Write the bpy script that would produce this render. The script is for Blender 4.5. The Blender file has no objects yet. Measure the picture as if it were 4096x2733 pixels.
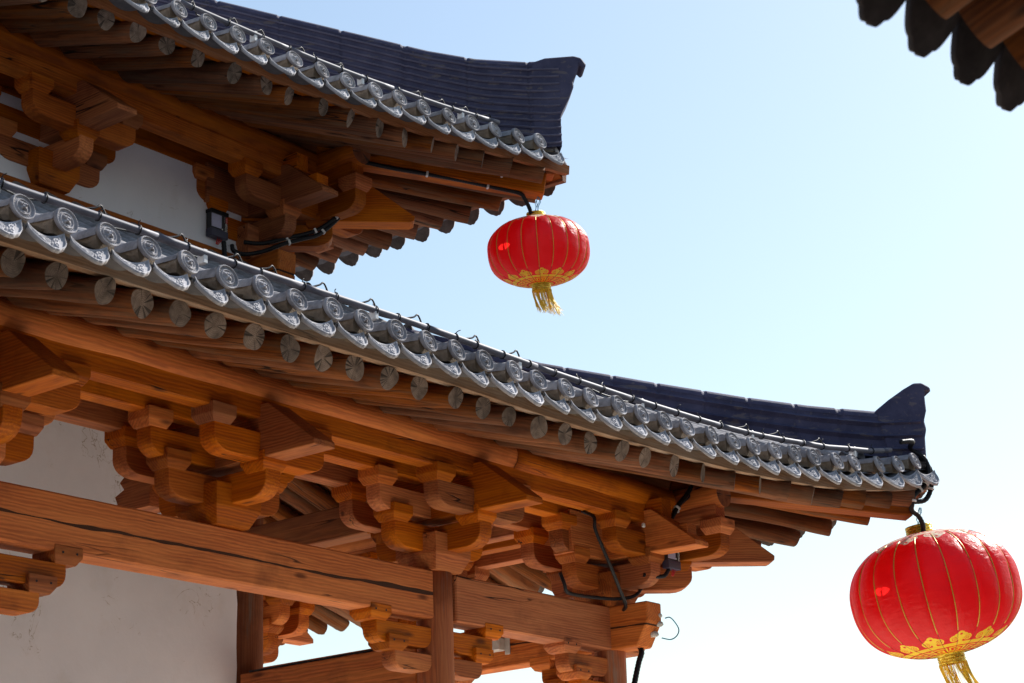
import bpy, bmesh, math, random
import numpy as np
from mathutils import Vector, Matrix, noise
random.seed(7)
scene = bpy.context.scene
COL = scene.collection
PI = math.pi

# ---------------------------------------------------------------- camera, sky, sun, exposure
cam = bpy.data.objects.new('camera', bpy.data.cameras.new('camera'))
COL.objects.link(cam)
R0 = Vector((0.6221, -0.7822, -0.0347)); R1 = Vector((0.2223, 0.2190, -0.9500)); R2 = Vector((0.7507, 0.5833, 0.3102))
mw = Matrix.Identity(4)
for i in range(3):
    mw[i][0] = R0[i]; mw[i][1] = -R1[i]; mw[i][2] = -R2[i]
mw.translation = (-14.24, -10.11, 1.6)
cam.matrix_world = mw
cam.data.lens = 69.45; cam.data.sensor_width = 36.0
cam.data.clip_start = 0.1; cam.data.clip_end = 6000
cam.data.dof.use_dof = True; cam.data.dof.focus_distance = 15.5; cam.data.dof.aperture_fstop = 5.0
scene.camera = cam

SUN = Vector((0.7256, -0.0961, 0.6814)).normalized()
world = bpy.data.worlds.new('World'); scene.world = world; world.use_nodes = True
wn = world.node_tree; bg = wn.nodes['Background']
sky = wn.nodes.new('ShaderNodeTexSky'); sky.sky_type = 'NISHITA'; sky.sun_disc = False
sky.sun_elevation = math.asin(SUN.z); sky.sun_rotation = math.atan2(SUN.x, SUN.y)
sky.altitude = 0; sky.air_density = 1.5; sky.dust_density = 1.0; sky.ozone_density = 1.0
wn.links.new(sky.outputs[0], bg.inputs[0]); bg.inputs[1].default_value = 0.083
sl = bpy.data.lights.new('sun', 'SUN'); sl.energy = 5.0; sl.angle = math.radians(0.5); sl.color = (1.0, 0.965, 0.915)
so = bpy.data.objects.new('sun', sl); COL.objects.link(so)
so.rotation_euler = SUN.to_track_quat('Z', 'Y').to_euler(); so.location = (20, -3, 20)
vs = scene.view_settings
vs.view_transform = 'Standard'; vs.look = 'None'; vs.exposure = 0.95; vs.gamma = 1.0; vs.use_curve_mapping = False
scene.cycles.max_bounces = 8; scene.cycles.diffuse_bounces = 6

# ---------------------------------------------------------------- materials
class NT:
    def __init__(s, name):
        s.m = bpy.data.materials.new(name); s.m.use_nodes = True
        s.t = s.m.node_tree; s.b = s.t.nodes['Principled BSDF']
    def n(s, kind, **kw):
        x = s.t.nodes.new('ShaderNode' + kind)
        for k, v in kw.items():
            if k[0] == '_': setattr(x, k[1:], v)
            else: s.set(x, k, v)
        return x
    def set(s, x, k, v):
        key = int(k[1:]) if k[0] == 'i' and k[1:].isdigit() else k.replace('_', ' ')
        sock = x.inputs[key]
        if isinstance(v, bpy.types.NodeSocket): s.t.links.new(v, sock)
        else: sock.default_value = v
    def math(s, op, a, b=0.0, c=0.0):
        x = s.n('Math', _operation=op, i0=a, i1=b, i2=c); return x.outputs[0]
    def mix(s, f, a, b, typ='MIX'):
        x = s.t.nodes.new('ShaderNodeMix'); x.data_type = 'RGBA'; x.blend_type = typ
        for i, v in ((0, f), (6, a), (7, b)):
            if isinstance(v, bpy.types.NodeSocket): s.t.links.new(v, x.inputs[i])
            else: x.inputs[i].default_value = (*v, 1) if i > 0 and len(v) == 3 else v
        return x.outputs[2]
    def coord(s, rnd=True):
        tc = s.n('TexCoord'); o = tc.outputs['Object']
        if not rnd: return o
        oi = s.n('ObjectInfo')
        v = s.n('CombineXYZ', X=s.math('MULTIPLY', oi.outputs['Random'], 91.0), Y=s.math('MULTIPLY', oi.outputs['Random'], 37.3), Z=s.math('MULTIPLY', oi.outputs['Random'], 53.1))
        return s.n('VectorMath', _operation='ADD', i0=o, i1=v.outputs[0]).outputs[0]
    def scale(s, v, sc):
        return s.n('Mapping', Vector=v, Scale=sc).outputs[0]
    def noise(s, v, scale=1.0, detail=4.0, rough=0.55, dist=0.0):
        return s.n('TexNoise', Vector=v, Scale=scale, Detail=detail, Roughness=rough, Distortion=dist).outputs[0]
    def ramp(s, f, stops):
        r = s.n('ValToRGB', Fac=f); e = r.color_ramp.elements
        while len(e) < len(stops): e.new(0.5)
        for i, (p, c) in enumerate(stops):
            e[i].position = p; e[i].color = (*c, 1) if len(c) == 3 else c
        return r.outputs[0]
    def step(s, f, a, b):
        return s.n('MapRange', Value=f, i1=a, i2=b).outputs[0]
    def bump(s, h, strength, dist=0.01, prev=None):
        x = s.n('Bump', Height=h, Strength=strength, Distance=dist)
        if prev is not None: s.set(x, 'Normal', prev)
        return x.outputs[0]
    def out(s, **kw):
        for k, v in kw.items(): s.set(s.b, k, v)
        return s.m

def wood(name, base, dark, pale, rough=0.6, crack=0.0, weather=0.0, grey=(0.2, 0.155, 0.12), checks=0.5):
    N = NT(name); raw = N.coord(False); p = N.coord(True)
    oi = N.n('ObjectInfo').outputs['Random']
    wv = N.n('TexWave', _wave_type='RINGS', _rings_direction='X', Vector=N.scale(N.n('VectorMath', _operation='ADD', i0=raw, i1=N.n('CombineXYZ', X=N.math('MULTIPLY', oi, 9.0), Y=N.math('SUBTRACT', oi, 0.62), Z=N.math('SUBTRACT', N.math('FRACT', N.math('MULTIPLY', oi, 17.0)), 0.4)).outputs[0]).outputs[0], (0.22, 1, 1)), Scale=14.0, Distortion=6.5, Detail=3.0, Detail_Scale=1.1).outputs[1]
    fine = N.noise(N.scale(p, (2.0, 75, 75)), 1.0, 3.0, 0.6)
    mid = N.noise(N.scale(p, (0.8, 7, 7)), 1.0, 4.0, 0.6, 0.4)
    blot = N.noise(p, 2.1, 5.0, 0.6)
    c = N.mix(N.math('MULTIPLY', wv, 0.58), base, dark)
    c = N.mix(N.step(mid, 0.42, 0.75), c, pale)
    c = N.mix(N.math('MULTIPLY', N.step(fine, 0.40, 0.78), 0.5), c, dark)
    c = N.mix(N.math('MULTIPLY', N.step(blot, 0.56, 0.75), 0.55), c, tuple(x * 0.42 for x in dark))
    # knots
    vor = N.n('TexVoronoi', Vector=N.scale(p, (1.5, 4.5, 4.5)), Scale=1.0)
    kd = vor.outputs['Distance']
    c = N.mix(N.math('MULTIPLY', N.math('SUBTRACT', 1.0, N.step(kd, 0.05, 0.13)), 0.8), c, tuple(x * 0.35 for x in dark))
    # drying checks: long thin lines along the grain
    cn = N.noise(N.scale(p, (0.45, 9, 9)), 1.0, 2.0, 0.5)
    line = N.math('SUBTRACT', 1.0, N.step(N.math('ABSOLUTE', N.math('SUBTRACT', cn, 0.5)), 0.004, 0.011))
    msk = N.step(N.noise(N.scale(p, (0.9, 3, 3)), 1.0, 2.0), 0.66 - 0.14 * checks, 0.72 - 0.14 * checks)
    chk = N.math('MULTIPLY', line, msk)
    if crack > 0:
        sp = N.n('SeparateXYZ', Vector=raw)
        x = sp.outputs[0]; z = sp.outputs[2]
        xx = N.n('CombineXYZ', X=x).outputs[0]
        path = N.math('MULTIPLY', N.math('SUBTRACT', N.noise(N.scale(xx, (0.55, 1, 1)), 1.0, 5.0, 0.45), 0.5), 0.16)
        wdt = N.math('MULTIPLY', N.math('MAXIMUM', N.math('SUBTRACT', N.noise(N.scale(xx, (0.9, 1, 1)), 1.0, 3.0), 0.36), 0.0), 0.075 * crack)
        d = N.math('ABSOLUTE', N.math('SUBTRACT', z, path))
        big = N.math('LESS_THAN', d, wdt)
        chk = N.math('MAXIMUM', chk, big)
    c = N.mix(N.math('MULTIPLY', chk, 0.93), c, (0.012, 0.006, 0.004))
    if weather > 0:
        wn_ = N.noise(N.scale(p, (1.2, 14, 14)), 1.0, 5.0, 0.65)
        f = N.step(wn_, 0.62 - 0.3 * weather, 0.80 - 0.22 * weather)
        c = N.mix(N.math('MULTIPLY', f, 0.85), c, grey)
    hsv = N.n('HueSaturation', Color=c, Value=N.math('ADD', N.math('MULTIPLY', oi, 0.74), 0.60), Saturation=N.math('ADD', N.math('MULTIPLY', N.math('FRACT', N.math('MULTIPLY', oi, 7.3)), 0.2), 0.9))
    h = N.math('SUBTRACT', N.math('ADD', N.math('MULTIPLY', wv, 0.25), N.math('MULTIPLY', fine, 0.5)), N.math('MULTIPLY', chk, 2.5))
    nb = N.bump(h, 0.45, 0.006)
    rg = N.math('ADD', N.math('MULTIPLY', mid, 0.3), rough - 0.12)
    N.set(N.b, 'Specular IOR Level', 0.22)
    return N.out(Base_Color=hsv.outputs[0], Roughness=rg, Normal=nb)

def endgrain(name, a, b, dk):
    N = NT(name); raw = N.coord(False); oi = N.n('ObjectInfo').outputs['Random']
    sp = N.n('SeparateXYZ', Vector=raw)
    y, z = sp.outputs[1], sp.outputs[2]
    r = N.math('SQRT', N.math('ADD', N.math('MULTIPLY', y, y), N.math('MULTIPLY', z, z)))
    yz = N.n('CombineXYZ', Y=y, Z=z).outputs[0]
    rot = N.n('VectorMath', _operation='NORMALIZE', i0=yz).outputs[0]
    rnd = N.n('CombineXYZ', X=N.math('MULTIPLY', oi, 61.0), Y=N.math('MULTIPLY', oi, 11.0)).outputs[0]
    an = N.noise(N.n('VectorMath', _operation='ADD', i0=N.scale(rot, (1, 0.62, 0.62)), i1=rnd).outputs[0], 1.0, 2.0, 0.6)
    wob = N.noise(N.n('VectorMath', _operation='ADD', i0=yz, i1=rnd).outputs[0], 22.0, 3.0)
    ring = N.math('SINE', N.math('ADD', N.math('MULTIPLY', r, 520.0), N.math('MULTIPLY', wob, 9.0)))
    c = N.mix(N.step(wob, 0.3, 0.7), a, b)
    c = N.mix(N.math('MULTIPLY', N.step(ring, 0.0, 1.0), 0.35), c, dk)
    crk = N.math('MULTIPLY', N.math('SUBTRACT', 1.0, N.step(N.math('ABSOLUTE', N.math('SUBTRACT', an, 0.5)), 0.004, 0.02)), N.step(r, 0.008, 0.02))
    c = N.mix(N.math('MULTIPLY', crk, 0.9), c, (0.02, 0.014, 0.01))
    sm = N.noise(N.n('VectorMath', _operation='ADD', i0=yz, i1=rnd).outputs[0], 9.0, 3.0)
    c = N.mix(N.math('MULTIPLY', N.step(sm, 0.45, 0.70), 0.8), c, dk)
    c = N.n('HueSaturation', Color=c, Value=N.math('ADD', N.math('MULTIPLY', oi, 0.6), 0.62)).outputs[0]
    h = N.math('SUBTRACT', N.math('MULTIPLY', ring, 0.2), N.math('MULTIPLY', crk, 3.0))
    return N.out(Base_Color=c, Roughness=0.85, Normal=N.bump(h, 0.6, 0.004))

TIMBER = wood('timber', (0.45, 0.113, 0.015), (0.165, 0.033, 0.006), (0.56, 0.178, 0.028), 0.66)
TIMBER_BIG = wood('timber_split', (0.47, 0.125, 0.020), (0.18, 0.038, 0.008), (0.55, 0.175, 0.038), 0.7, crack=1.0)
TIMBER_END = wood('timber_weathered', (0.31, 0.080, 0.017), (0.15, 0.034, 0.009), (0.35, 0.112, 0.032), 0.65, weather=0.2)
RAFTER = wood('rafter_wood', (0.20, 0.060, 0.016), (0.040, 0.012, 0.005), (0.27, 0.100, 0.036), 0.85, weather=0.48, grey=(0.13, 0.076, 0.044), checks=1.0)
GREYWOOD = wood('grey_board', (0.25, 0.145, 0.082), (0.14, 0.075, 0.042), (0.31, 0.21, 0.14), 0.8, weather=0.6, grey=(0.27, 0.215, 0.17))
BOARD = wood('soffit_board', (0.36, 0.115, 0.026), (0.20, 0.055, 0.015), (0.42, 0.155, 0.045), 0.65)
EAVEBOARD = wood('eave_board', (0.37, 0.145, 0.062), (0.22, 0.075, 0.032), (0.45, 0.215, 0.11), 0.7, weather=0.2, grey=(0.33, 0.24, 0.18))
PURLINEND = endgrain('purlin_end', (0.20, 0.058, 0.018), (0.27, 0.085, 0.028), (0.08, 0.022, 0.009))
ENDGRAIN = endgrain('rafter_end', (0.17, 0.118, 0.09), (0.29, 0.215, 0.17), (0.05, 0.032, 0.024))

def clay(name, a, b, spot, rough=0.7, sc=6.0, bumpst=0.25, flake=False):
    N = NT(name); p = N.coord(True)
    n1 = N.noise(p, sc, 6.0, 0.62); n2 = N.noise(p, sc * 5, 4.0, 0.6); n3 = N.noise(p, sc * 0.45, 3.0, 0.5)
    c = N.mix(N.step(n1, 0.33, 0.68), a, b)
    c = N.mix(N.math('MULTIPLY', N.step(n2, 0.60, 0.72), 0.6), c, spot)
    n4 = N.noise(N.scale(p, (2.2, 2.2, 9.0)), 1.6, 5.0, 0.62)
    if flake: c = N.mix(N.math('MULTIPLY', N.step(n4, 0.595, 0.615), 0.6), c, spot)
    c = N.mix(N.math('MULTIPLY', N.step(n3, 0.52, 0.70), 0.35), c, tuple(x * 0.6 for x in a))
    oi = N.n('ObjectInfo').outputs['Random']
    c = N.n('HueSaturation', Color=c, Value=N.math('ADD', N.math('MULTIPLY', oi, 0.38), 0.80)).outputs[0]
    N.set(N.b, 'Specular IOR Level', 0.2)
    return N.out(Base_Color=c, Roughness=rough, Normal=N.bump(N.math('ADD', n2, N.math('MULTIPLY', n1, 0.6)), bumpst, 0.006))
TILE = clay('grey_clay', (0.20, 0.192, 0.205), (0.42, 0.405, 0.42), (0.33, 0.26, 0.19), 0.9, 11.0, 0.5)
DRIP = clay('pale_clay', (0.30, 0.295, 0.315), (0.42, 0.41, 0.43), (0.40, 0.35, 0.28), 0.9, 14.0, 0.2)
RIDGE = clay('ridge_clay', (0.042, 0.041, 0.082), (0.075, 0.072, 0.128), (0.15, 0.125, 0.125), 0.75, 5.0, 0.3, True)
DRIPBACK = clay('dark_back_clay', (0.055, 0.045, 0.042), (0.10, 0.085, 0.078), (0.14, 0.12, 0.10), 0.9, 10.0)  # darker clay for the backs of the drip plates
DARKTILE = clay('dark_clay', (0.045, 0.038, 0.040), (0.085, 0.072, 0.072), (0.11, 0.09, 0.08), 0.8, 10.0)
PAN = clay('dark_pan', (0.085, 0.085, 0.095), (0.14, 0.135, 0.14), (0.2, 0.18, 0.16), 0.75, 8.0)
RIDGE_LT = clay('pale_ridge_rib', (0.11, 0.11, 0.175), (0.17, 0.168, 0.25), (0.07, 0.065, 0.095), 0.8, 7.0, 0.3)  # paler clay along the rib crests
MORTAR = clay('lime_mortar', (0.21, 0.155, 0.105), (0.32, 0.25, 0.185), (0.13, 0.085, 0.05), 0.9, 16.0, 0.8)
EARTH = clay('dark_earth', (0.09, 0.08, 0.07), (0.13, 0.115, 0.10), (0.10, 0.09, 0.07), 0.9, 0.5)
STONE = clay('bounce_paving', (0.72, 0.63, 0.50), (0.80, 0.71, 0.57), (0.64, 0.55, 0.44), 0.85, 0.6)

def plaster_mat():
    N = NT('white_plaster'); p = N.coord(False)
    n1 = N.noise(p, 1.3, 6.0, 0.6); n2 = N.noise(p, 38.0, 3.0, 0.6); n3 = N.noise(N.scale(p, (1.4, 1, 1.0)), 1.6, 7.0, 0.62)
    c = N.mix(N.step(n1, 0.3, 0.7), (0.68, 0.685, 0.76), (0.79, 0.79, 0.865))
    c = N.mix(N.math('MULTIPLY', N.step(n3, 0.55, 0.80), 0.30), c, (0.40, 0.34, 0.27))
    cn = N.math('ABSOLUTE', N.math('SUBTRACT', N.noise(p, 2.6, 4.0, 0.6, 0.6), 0.5))
    scr = N.math('MULTIPLY', N.math('SUBTRACT', 1.0, N.step(cn, 0.002, 0.006)), N.step(n3, 0.55, 0.6))
    c = N.mix(N.math('MULTIPLY', scr, 0.7), c, (0.25, 0.2, 0.16))
    h = N.math('ADD', N.math('MULTIPLY', n3, 0.8), N.math('MULTIPLY', n2, 0.15))
    return N.out(Base_Color=c, Roughness=0.9, Normal=N.bump(h, 0.35, 0.02))
PLASTER = plaster_mat()

def simple(name, col, rough=0.5, metal=0.0, **kw):
    N = NT(name); p = N.coord(True)
    n = N.noise(p, 25.0, 4.0, 0.6)
    c = N.mix(N.step(n, 0.3, 0.75), tuple(x * 0.82 for x in col), col)
    return N.out(Base_Color=c, Roughness=rough, Metallic=metal, **kw)
METAL = simple('grey_metal', (0.12, 0.12, 0.15), 0.6, 0.0, Specular_IOR_Level=0.25)
BLACKP = simple('black_plastic', (0.010, 0.010, 0.013), 0.5, 0.0, Specular_IOR_Level=0.25)
DARKBOX = simple('black_metal', (0.02, 0.02, 0.026), 0.35)
PANEL = simple('brushed_plate', (0.46, 0.46, 0.66), 0.5, 0.0)
BASEPL = simple('blue_black_metal', (0.045, 0.045, 0.085), 0.35)
WHITEP = simple('white_plastic', (0.72, 0.72, 0.72), 0.45)
PORC = simple('grey_plastic', (0.55, 0.53, 0.50), 0.5)
BLUEW = simple('blue_wire', (0.03, 0.22, 0.36), 0.4)
REDW = simple('red_wire', (0.65, 0.02, 0.02), 0.4)
WHITEINK = simple('white_ink', (0.8, 0.8, 0.8), 0.6)
THREAD = simple('gold_thread', (0.95, 0.68, 0.04), 0.5)
SEAM = simple('gold_piping', (0.62, 0.40, 0.05), 0.35, 0.35)
SEAMD = simple('dark_seam', (0.16, 0.03, 0.02), 0.6)

def foil():
    N = NT('gold_foil'); p = N.coord(True)
    n = N.noise(N.scale(p, (6, 6, 30)), 3.0, 4.0, 0.6, 0.5)
    c = N.mix(N.step(n, 0.35, 0.65), (0.52, 0.34, 0.03), (0.85, 0.68, 0.13))
    return N.out(Base_Color=c, Metallic=0.95, Roughness=0.24, Normal=N.bump(n, 0.8, 0.02))
FOIL = foil()

def cloth(name, col, tcol, spec=0.5, tf=0.55):
    N = NT(name); p = N.coord(False)
    n = N.noise(N.scale(p, (1, 1, 3)), 3.0, 4.0, 0.6)
    c = N.mix(N.step(n, 0.3, 0.7), tuple(x * 0.86 for x in col), col)
    t = N.t
    N.set(N.b, 'Base Color', c); N.set(N.b, 'Roughness', 0.42); N.set(N.b, 'Specular IOR Level', spec)
    N.set(N.b, 'Sheen Weight', 0.06); N.set(N.b, 'Sheen Roughness', 0.35)
    nb = N.bump(N.math('ADD', N.noise(N.scale(p, (2, 2, 9)), 2.5, 3.0), N.math('MULTIPLY', N.noise(N.scale(p, (7, 7, 3)), 3.0, 4.0, 0.6, 1.0), 0.6)), 0.4, 0.03); N.set(N.b, 'Normal', nb)
    tr = N.n('BsdfTranslucent', Color=(*tcol, 1))
    mx = N.n('MixShader', Fac=tf); t.links.new(N.b.outputs[0], mx.inputs[1]); t.links.new(tr.outputs[0], mx.inputs[2])
    t.links.new(mx.outputs[0], t.nodes['Material Output'].inputs[0]); return N.m
RED = cloth('red_satin', (0.62, 0.008, 0.018), (0.86, 0.017, 0.015))
YEL = cloth('yellow_print', (0.86, 0.66, 0.015), (0.9, 0.55, 0.01), 0.3, 0.18)
PALEGOLD = cloth('pale_gold_print', (0.80, 0.72, 0.52), (0.7, 0.5, 0.2), 0.3, 0.2)

# ---------------------------------------------------------------- helpers
WM = {}
def put(name, me, M, parent=None, label=None, cat=None, group=None, kind=None):
    o = bpy.data.objects.new(name, me); COL.objects.link(o)
    if parent is not None:
        o.parent = parent; o.matrix_parent_inverse = WM[parent.name].inverted()
    o.matrix_basis = M; WM[o.name] = M.copy()
    for k, v in (('label', label), ('category', cat), ('group', group), ('kind', kind)):
        if v: o[k] = v
    return o
def empty(name, loc, label, cat, group=None):
    return put(name, None, Matrix.Translation(loc), None, label, cat, group)
def frame(origin, xd, zd=(0, 0, 1)):
    x = Vector(xd).normalized(); z = Vector(zd)
    if abs(x.dot(z)) > 0.99: z = Vector((0, 1, 0))
    y = z.cross(x).normalized(); z = x.cross(y)
    M = Matrix.Identity(4)
    for i in range(3): M[i][0] = x[i]; M[i][1] = y[i]; M[i][2] = z[i]
    M.translation = origin
    return M
ID = Matrix.Identity(4)
def mesh(name, v, f, mats, mi=None, smooth=False):
    me = bpy.data.meshes.new(name)
    me.from_pydata([tuple(p) for p in v], [], [tuple(q) for q in f])
    for m in (mats if isinstance(mats, (list, tuple)) else [mats]): me.materials.append(m)
    if mi is not None: me.polygons.foreach_set('material_index', list(mi))
    if smooth is True: me.polygons.foreach_set('use_smooth', [True] * len(me.polygons))
    elif smooth: me.polygons.foreach_set('use_smooth', list(smooth))
    me.update(); return me
def fin(bm, name, mats, smooth=False):
    bmesh.ops.recalc_face_normals(bm, faces=bm.faces)
    me = bpy.data.meshes.new(name); bm.to_mesh(me); bm.free()
    for m in (mats if isinstance(mats, (list, tuple)) else [mats]): me.materials.append(m)
    if smooth: me.polygons.foreach_set('use_smooth', [True] * len(me.polygons))
    return me
CACHE = {}
def bev(bm, w):
    if w > 0: bmesh.ops.bevel(bm, geom=[e for e in bm.edges], offset=w, segments=1, affect='EDGES', clamp_overlap=True)
def prism(name, prof, th, mat, bv=0.005):
    """profile in local x-z pushed out along local y (centred)"""
    key = ('pr', name, tuple(prof), th, mat.name, bv)
    if key in CACHE: return CACHE[key]
    bm = bmesh.new(); n = len(prof)
    a = [bm.verts.new((x, -th / 2, z)) for x, z in prof]; b = [bm.verts.new((x, th / 2, z)) for x, z in prof]
    bm.faces.new(a); bm.faces.new(b[::-1])
    for i in range(n): bm.faces.new((a[i], b[i], b[(i + 1) % n], a[(i + 1) % n]))
    bmesh.ops.recalc_face_normals(bm, faces=bm.faces)
    if bv > 0:
        es = [e for e in bm.edges if len(e.link_faces) == 2 and e.calc_face_angle(0) > 0.35]
        bmesh.ops.bevel(bm, geom=es, offset=bv, segments=1, affect='EDGES', clamp_overlap=True)
    CACHE[key] = fin(bm, name, mat); return CACHE[key]
def boxm(name, L, W, H, mat, bv=0.006):
    return prism(name, [(-L / 2, -H / 2), (L / 2, -H / 2), (L / 2, H / 2), (-L / 2, H / 2)], W, mat, bv)
def bar(name, p0, p1, w, h, mat, parent, bv=0.006, zd=(0, 0, 1), **kw):
    p0, p1 = Vector(p0), Vector(p1)
    return put(name, boxm(name, round((p1 - p0).length, 4), w, h, mat, bv), frame((p0 + p1) / 2, p1 - p0, zd), parent, **kw)
def dou(w, h, mat=None, sl=0.2):
    """bearing block: square, lower part sloping in"""
    mat = mat or TIMBER; key = ('dou', w, h, mat.name)
    if key in CACHE: return CACHE[key]
    bm = bmesh.new(); b = w / 2 * (1 - sl * 1.35)
    R = [(b, 0), (w / 2, h * 0.42), (w / 2, h)]; V = []
    for r, z in R: V.append([bm.verts.new((sx * r, sy * r, z)) for sx, sy in ((-1, -1), (1, -1), (1, 1), (-1, 1))])
    bm.faces.new(V[0]); bm.faces.new(V[2])
    for k in range(2):
        for i in range(4): bm.faces.new((V[k][i], V[k][(i + 1) % 4], V[k + 1][(i + 1) % 4], V[k + 1][i]))
    bev(bm, 0.004)
    CACHE[key] = fin(bm, 'bearing_block', mat); return CACHE[key]
def gong(half, zb, zt, half2=None, cut=0.15):
    """bracket arm outline with rounded lower corners; half2 = other end (None: same)"""
    H = zt - zb; h1 = half; h2 = half if half2 is None else half2
    pr = [(h1, zt)]
    for i in range(6):
        t = i / 5 * PI / 2
        pr.append((h1 - cut * (1 - math.cos(t)), zb + H * 0.55 * (1 - math.sin(t))))
    for i in range(6):
        t = (5 - i) / 5 * PI / 2
        pr.append((-h2 + cut * (1 - math.cos(t)), zb + H * 0.55 * (1 - math.sin(t))))
    pr.append((-h2, zt)); return [(round(a, 4), round(b, 4)) for a, b in pr]
def logm(name, L, r0, r1, mats, wob=0.006, seed=0, n=32, seg=14, rough_end=0.0, sag=0.0):
    v = []; f = []; mi = []; rs = random.Random(int(seed * 100)); t1, t2 = rs.uniform(-1, 1), rs.uniform(-1, 1)
    off = Vector((seed * 3.17, seed * 1.3, 0)); bx, bz = rs.uniform(-sag, sag), rs.uniform(-sag, sag)
    for i in range(seg + 1):
        t = i / seg; x = -L / 2 + L * t; r = r0 + (r1 - r0) * t
        if i in (0, seg): r -= 0.004
        s = math.sin(PI * t)
        for k in range(n):
            a = 2 * PI * k / n; d = Vector((x * 1.3, math.cos(a) * 0.8, math.sin(a) * 0.8)) + off
            rr = r + wob * noise.noise(d) * 2 + wob * 0.3 * noise.noise(d * 2.2)
            dx = rough_end * (math.cos(a) * t1 + math.sin(a) * t2) if i in (0, seg) else 0
            v.append((x + dx, rr * math.cos(a) + bx * s, rr * math.sin(a) + bz * s))
    for i in range(seg):
        for k in range(n):
            f.append((i * n + k, i * n + (k + 1) % n, (i + 1) * n + (k + 1) % n, (i + 1) * n + k)); mi.append(0)
    sm = [True] * len(f)
    f.append(tuple(range(n))[::-1]); f.append(tuple(seg * n + k for k in range(n))); mi += [1, 1]; sm += [False, False]
    f = [q[::-1] for q in f]
    return mesh(name, v, f, mats, mi, sm)
def log(name, p0, p1, r0, r1, parent, mats=None, **kw):
    p0, p1 = Vector(p0), Vector(p1)
    return put(name, logm(name, (p1 - p0).length, r0, r1, mats or [TIMBER, ENDGRAIN], **kw), frame((p0 + p1) / 2, p1 - p0), parent)
def catmull(P, n=8):
    P = [Vector(p) for p in P]; P = [P[0] * 2 - P[1]] + P + [P[-1] * 2 - P[-2]]; out = []
    for i in range(1, len(P) - 2):
        a, b, c, d = P[i - 1:i + 3]
        for k in range(n):
            t = k / n
            out.append(0.5 * ((2 * b) + (c - a) * t + (2 * a - 5 * b + 4 * c - d) * t * t + (3 * b - a - 3 * c + d) * t ** 3))
    out.append(P[-2]); return out
def tube(pts, r, n=8, caps=True, corr=0.0, base=None):
    v, f = ([], []) if base is None else base
    pts = [Vector(p) for p in pts]; b0 = len(v); up = Vector((0.13, 0.21, 0.97))
    for i, p in enumerate(pts):
        t = (pts[min(i + 1, len(pts) - 1)] - pts[max(i - 1, 0)]).normalized()
        s = t.cross(up).normalized(); u = s.cross(t)
        rr = r * (1 + corr * (i % 2))
        for k in range(n):
            a = 2 * PI * k / n; v.append(p + s * rr * math.cos(a) + u * rr * math.sin(a))
    for i in range(len(pts) - 1):
        for k in range(n):
            f.append((b0 + i * n + k, b0 + i * n + (k + 1) % n, b0 + (i + 1) * n + (k + 1) % n, b0 + (i + 1) * n + k))
    if caps:
        f.append(tuple(b0 + k for k in range(n))[::-1]); f.append(tuple(b0 + (len(pts) - 1) * n + k for k in range(n)))
    return v, f
def resample(P, step):
    P = [Vector(p) for p in P]; out = [P[0]]; acc = 0
    for a, b in zip(P, P[1:]):
        L = (b - a).length; d = step - acc
        while d < L: out.append(a + (b - a) * d / L); d += step
        acc = (acc + L) % step
    out.append(P[-1]); return out
def cable(name, pts, r, mat, label=None, cat=None, parent=None, corr=0.0, group=None, n=8, clips=()):
    P = catmull(pts, 10)
    if corr: P = resample(P, r * 0.7)
    v, f = tube(P, r, n, True, corr); c = Vector(pts[0])
    o = put(name, mesh(name, [p - c for p in v], f, mat, None, True), Matrix.Translation(c), parent, label, cat, group)
    for q in clips:
        i = min(len(P) - 2, int(q * len(P)))
        put('clip', boxm('clip', 0.022, 2.5 * r, 2.5 * r, WHITEP, 0.004), frame(P[i], P[i + 1] - P[i]), o)
    return o

# ---------------------------------------------------------------- ground
def sheet(name, x0, x1, y0, y1, z, mat, kind):
    return put(name, mesh(name, [(x0, y0, 0), (x1, y0, 0), (x1, y1, 0), (x0, y1, 0)], [(0, 1, 2, 3)], mat), Matrix.Translation((0, 0, z)), None, kind=kind)
sheet('ground', -2000, 2000, -2000, 2000, -0.004, EARTH, 'structure')
sheet('bounce_court', -9.5, 5.5, -4.4, 9, 0, STONE, 'structure')  # unseen pale patch, sized and coloured to bounce light up at the timber

# ---------------------------------------------------------------- the tower
tower = empty('timber_tower', (0, 0, 0), 'two storey timber tower with curved grey tiled eaves, red brown brackets and white plaster walls', 'tower')
MIR = Matrix(((0, -1, 0, 0), (-1, 0, 0, 0), (0, 0, 1, 0), (0, 0, 0, 1)))
def mirror(o, parent=None):
    """same part on the facade round the corner (the plan is symmetric about the hip)"""
    c = o.copy(); COL.objects.link(c)
    M = MIR @ WM[o.name]
    par = parent or o.parent
    c.parent = par; c.matrix_parent_inverse = WM[par.name].inverted(); c.matrix_basis = M; WM[c.name] = M
    return c
def mirror_tree(o):
    c = mirror(o)
    for ch in [q for q in o.children]: mirror(ch, c)
    return c

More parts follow.
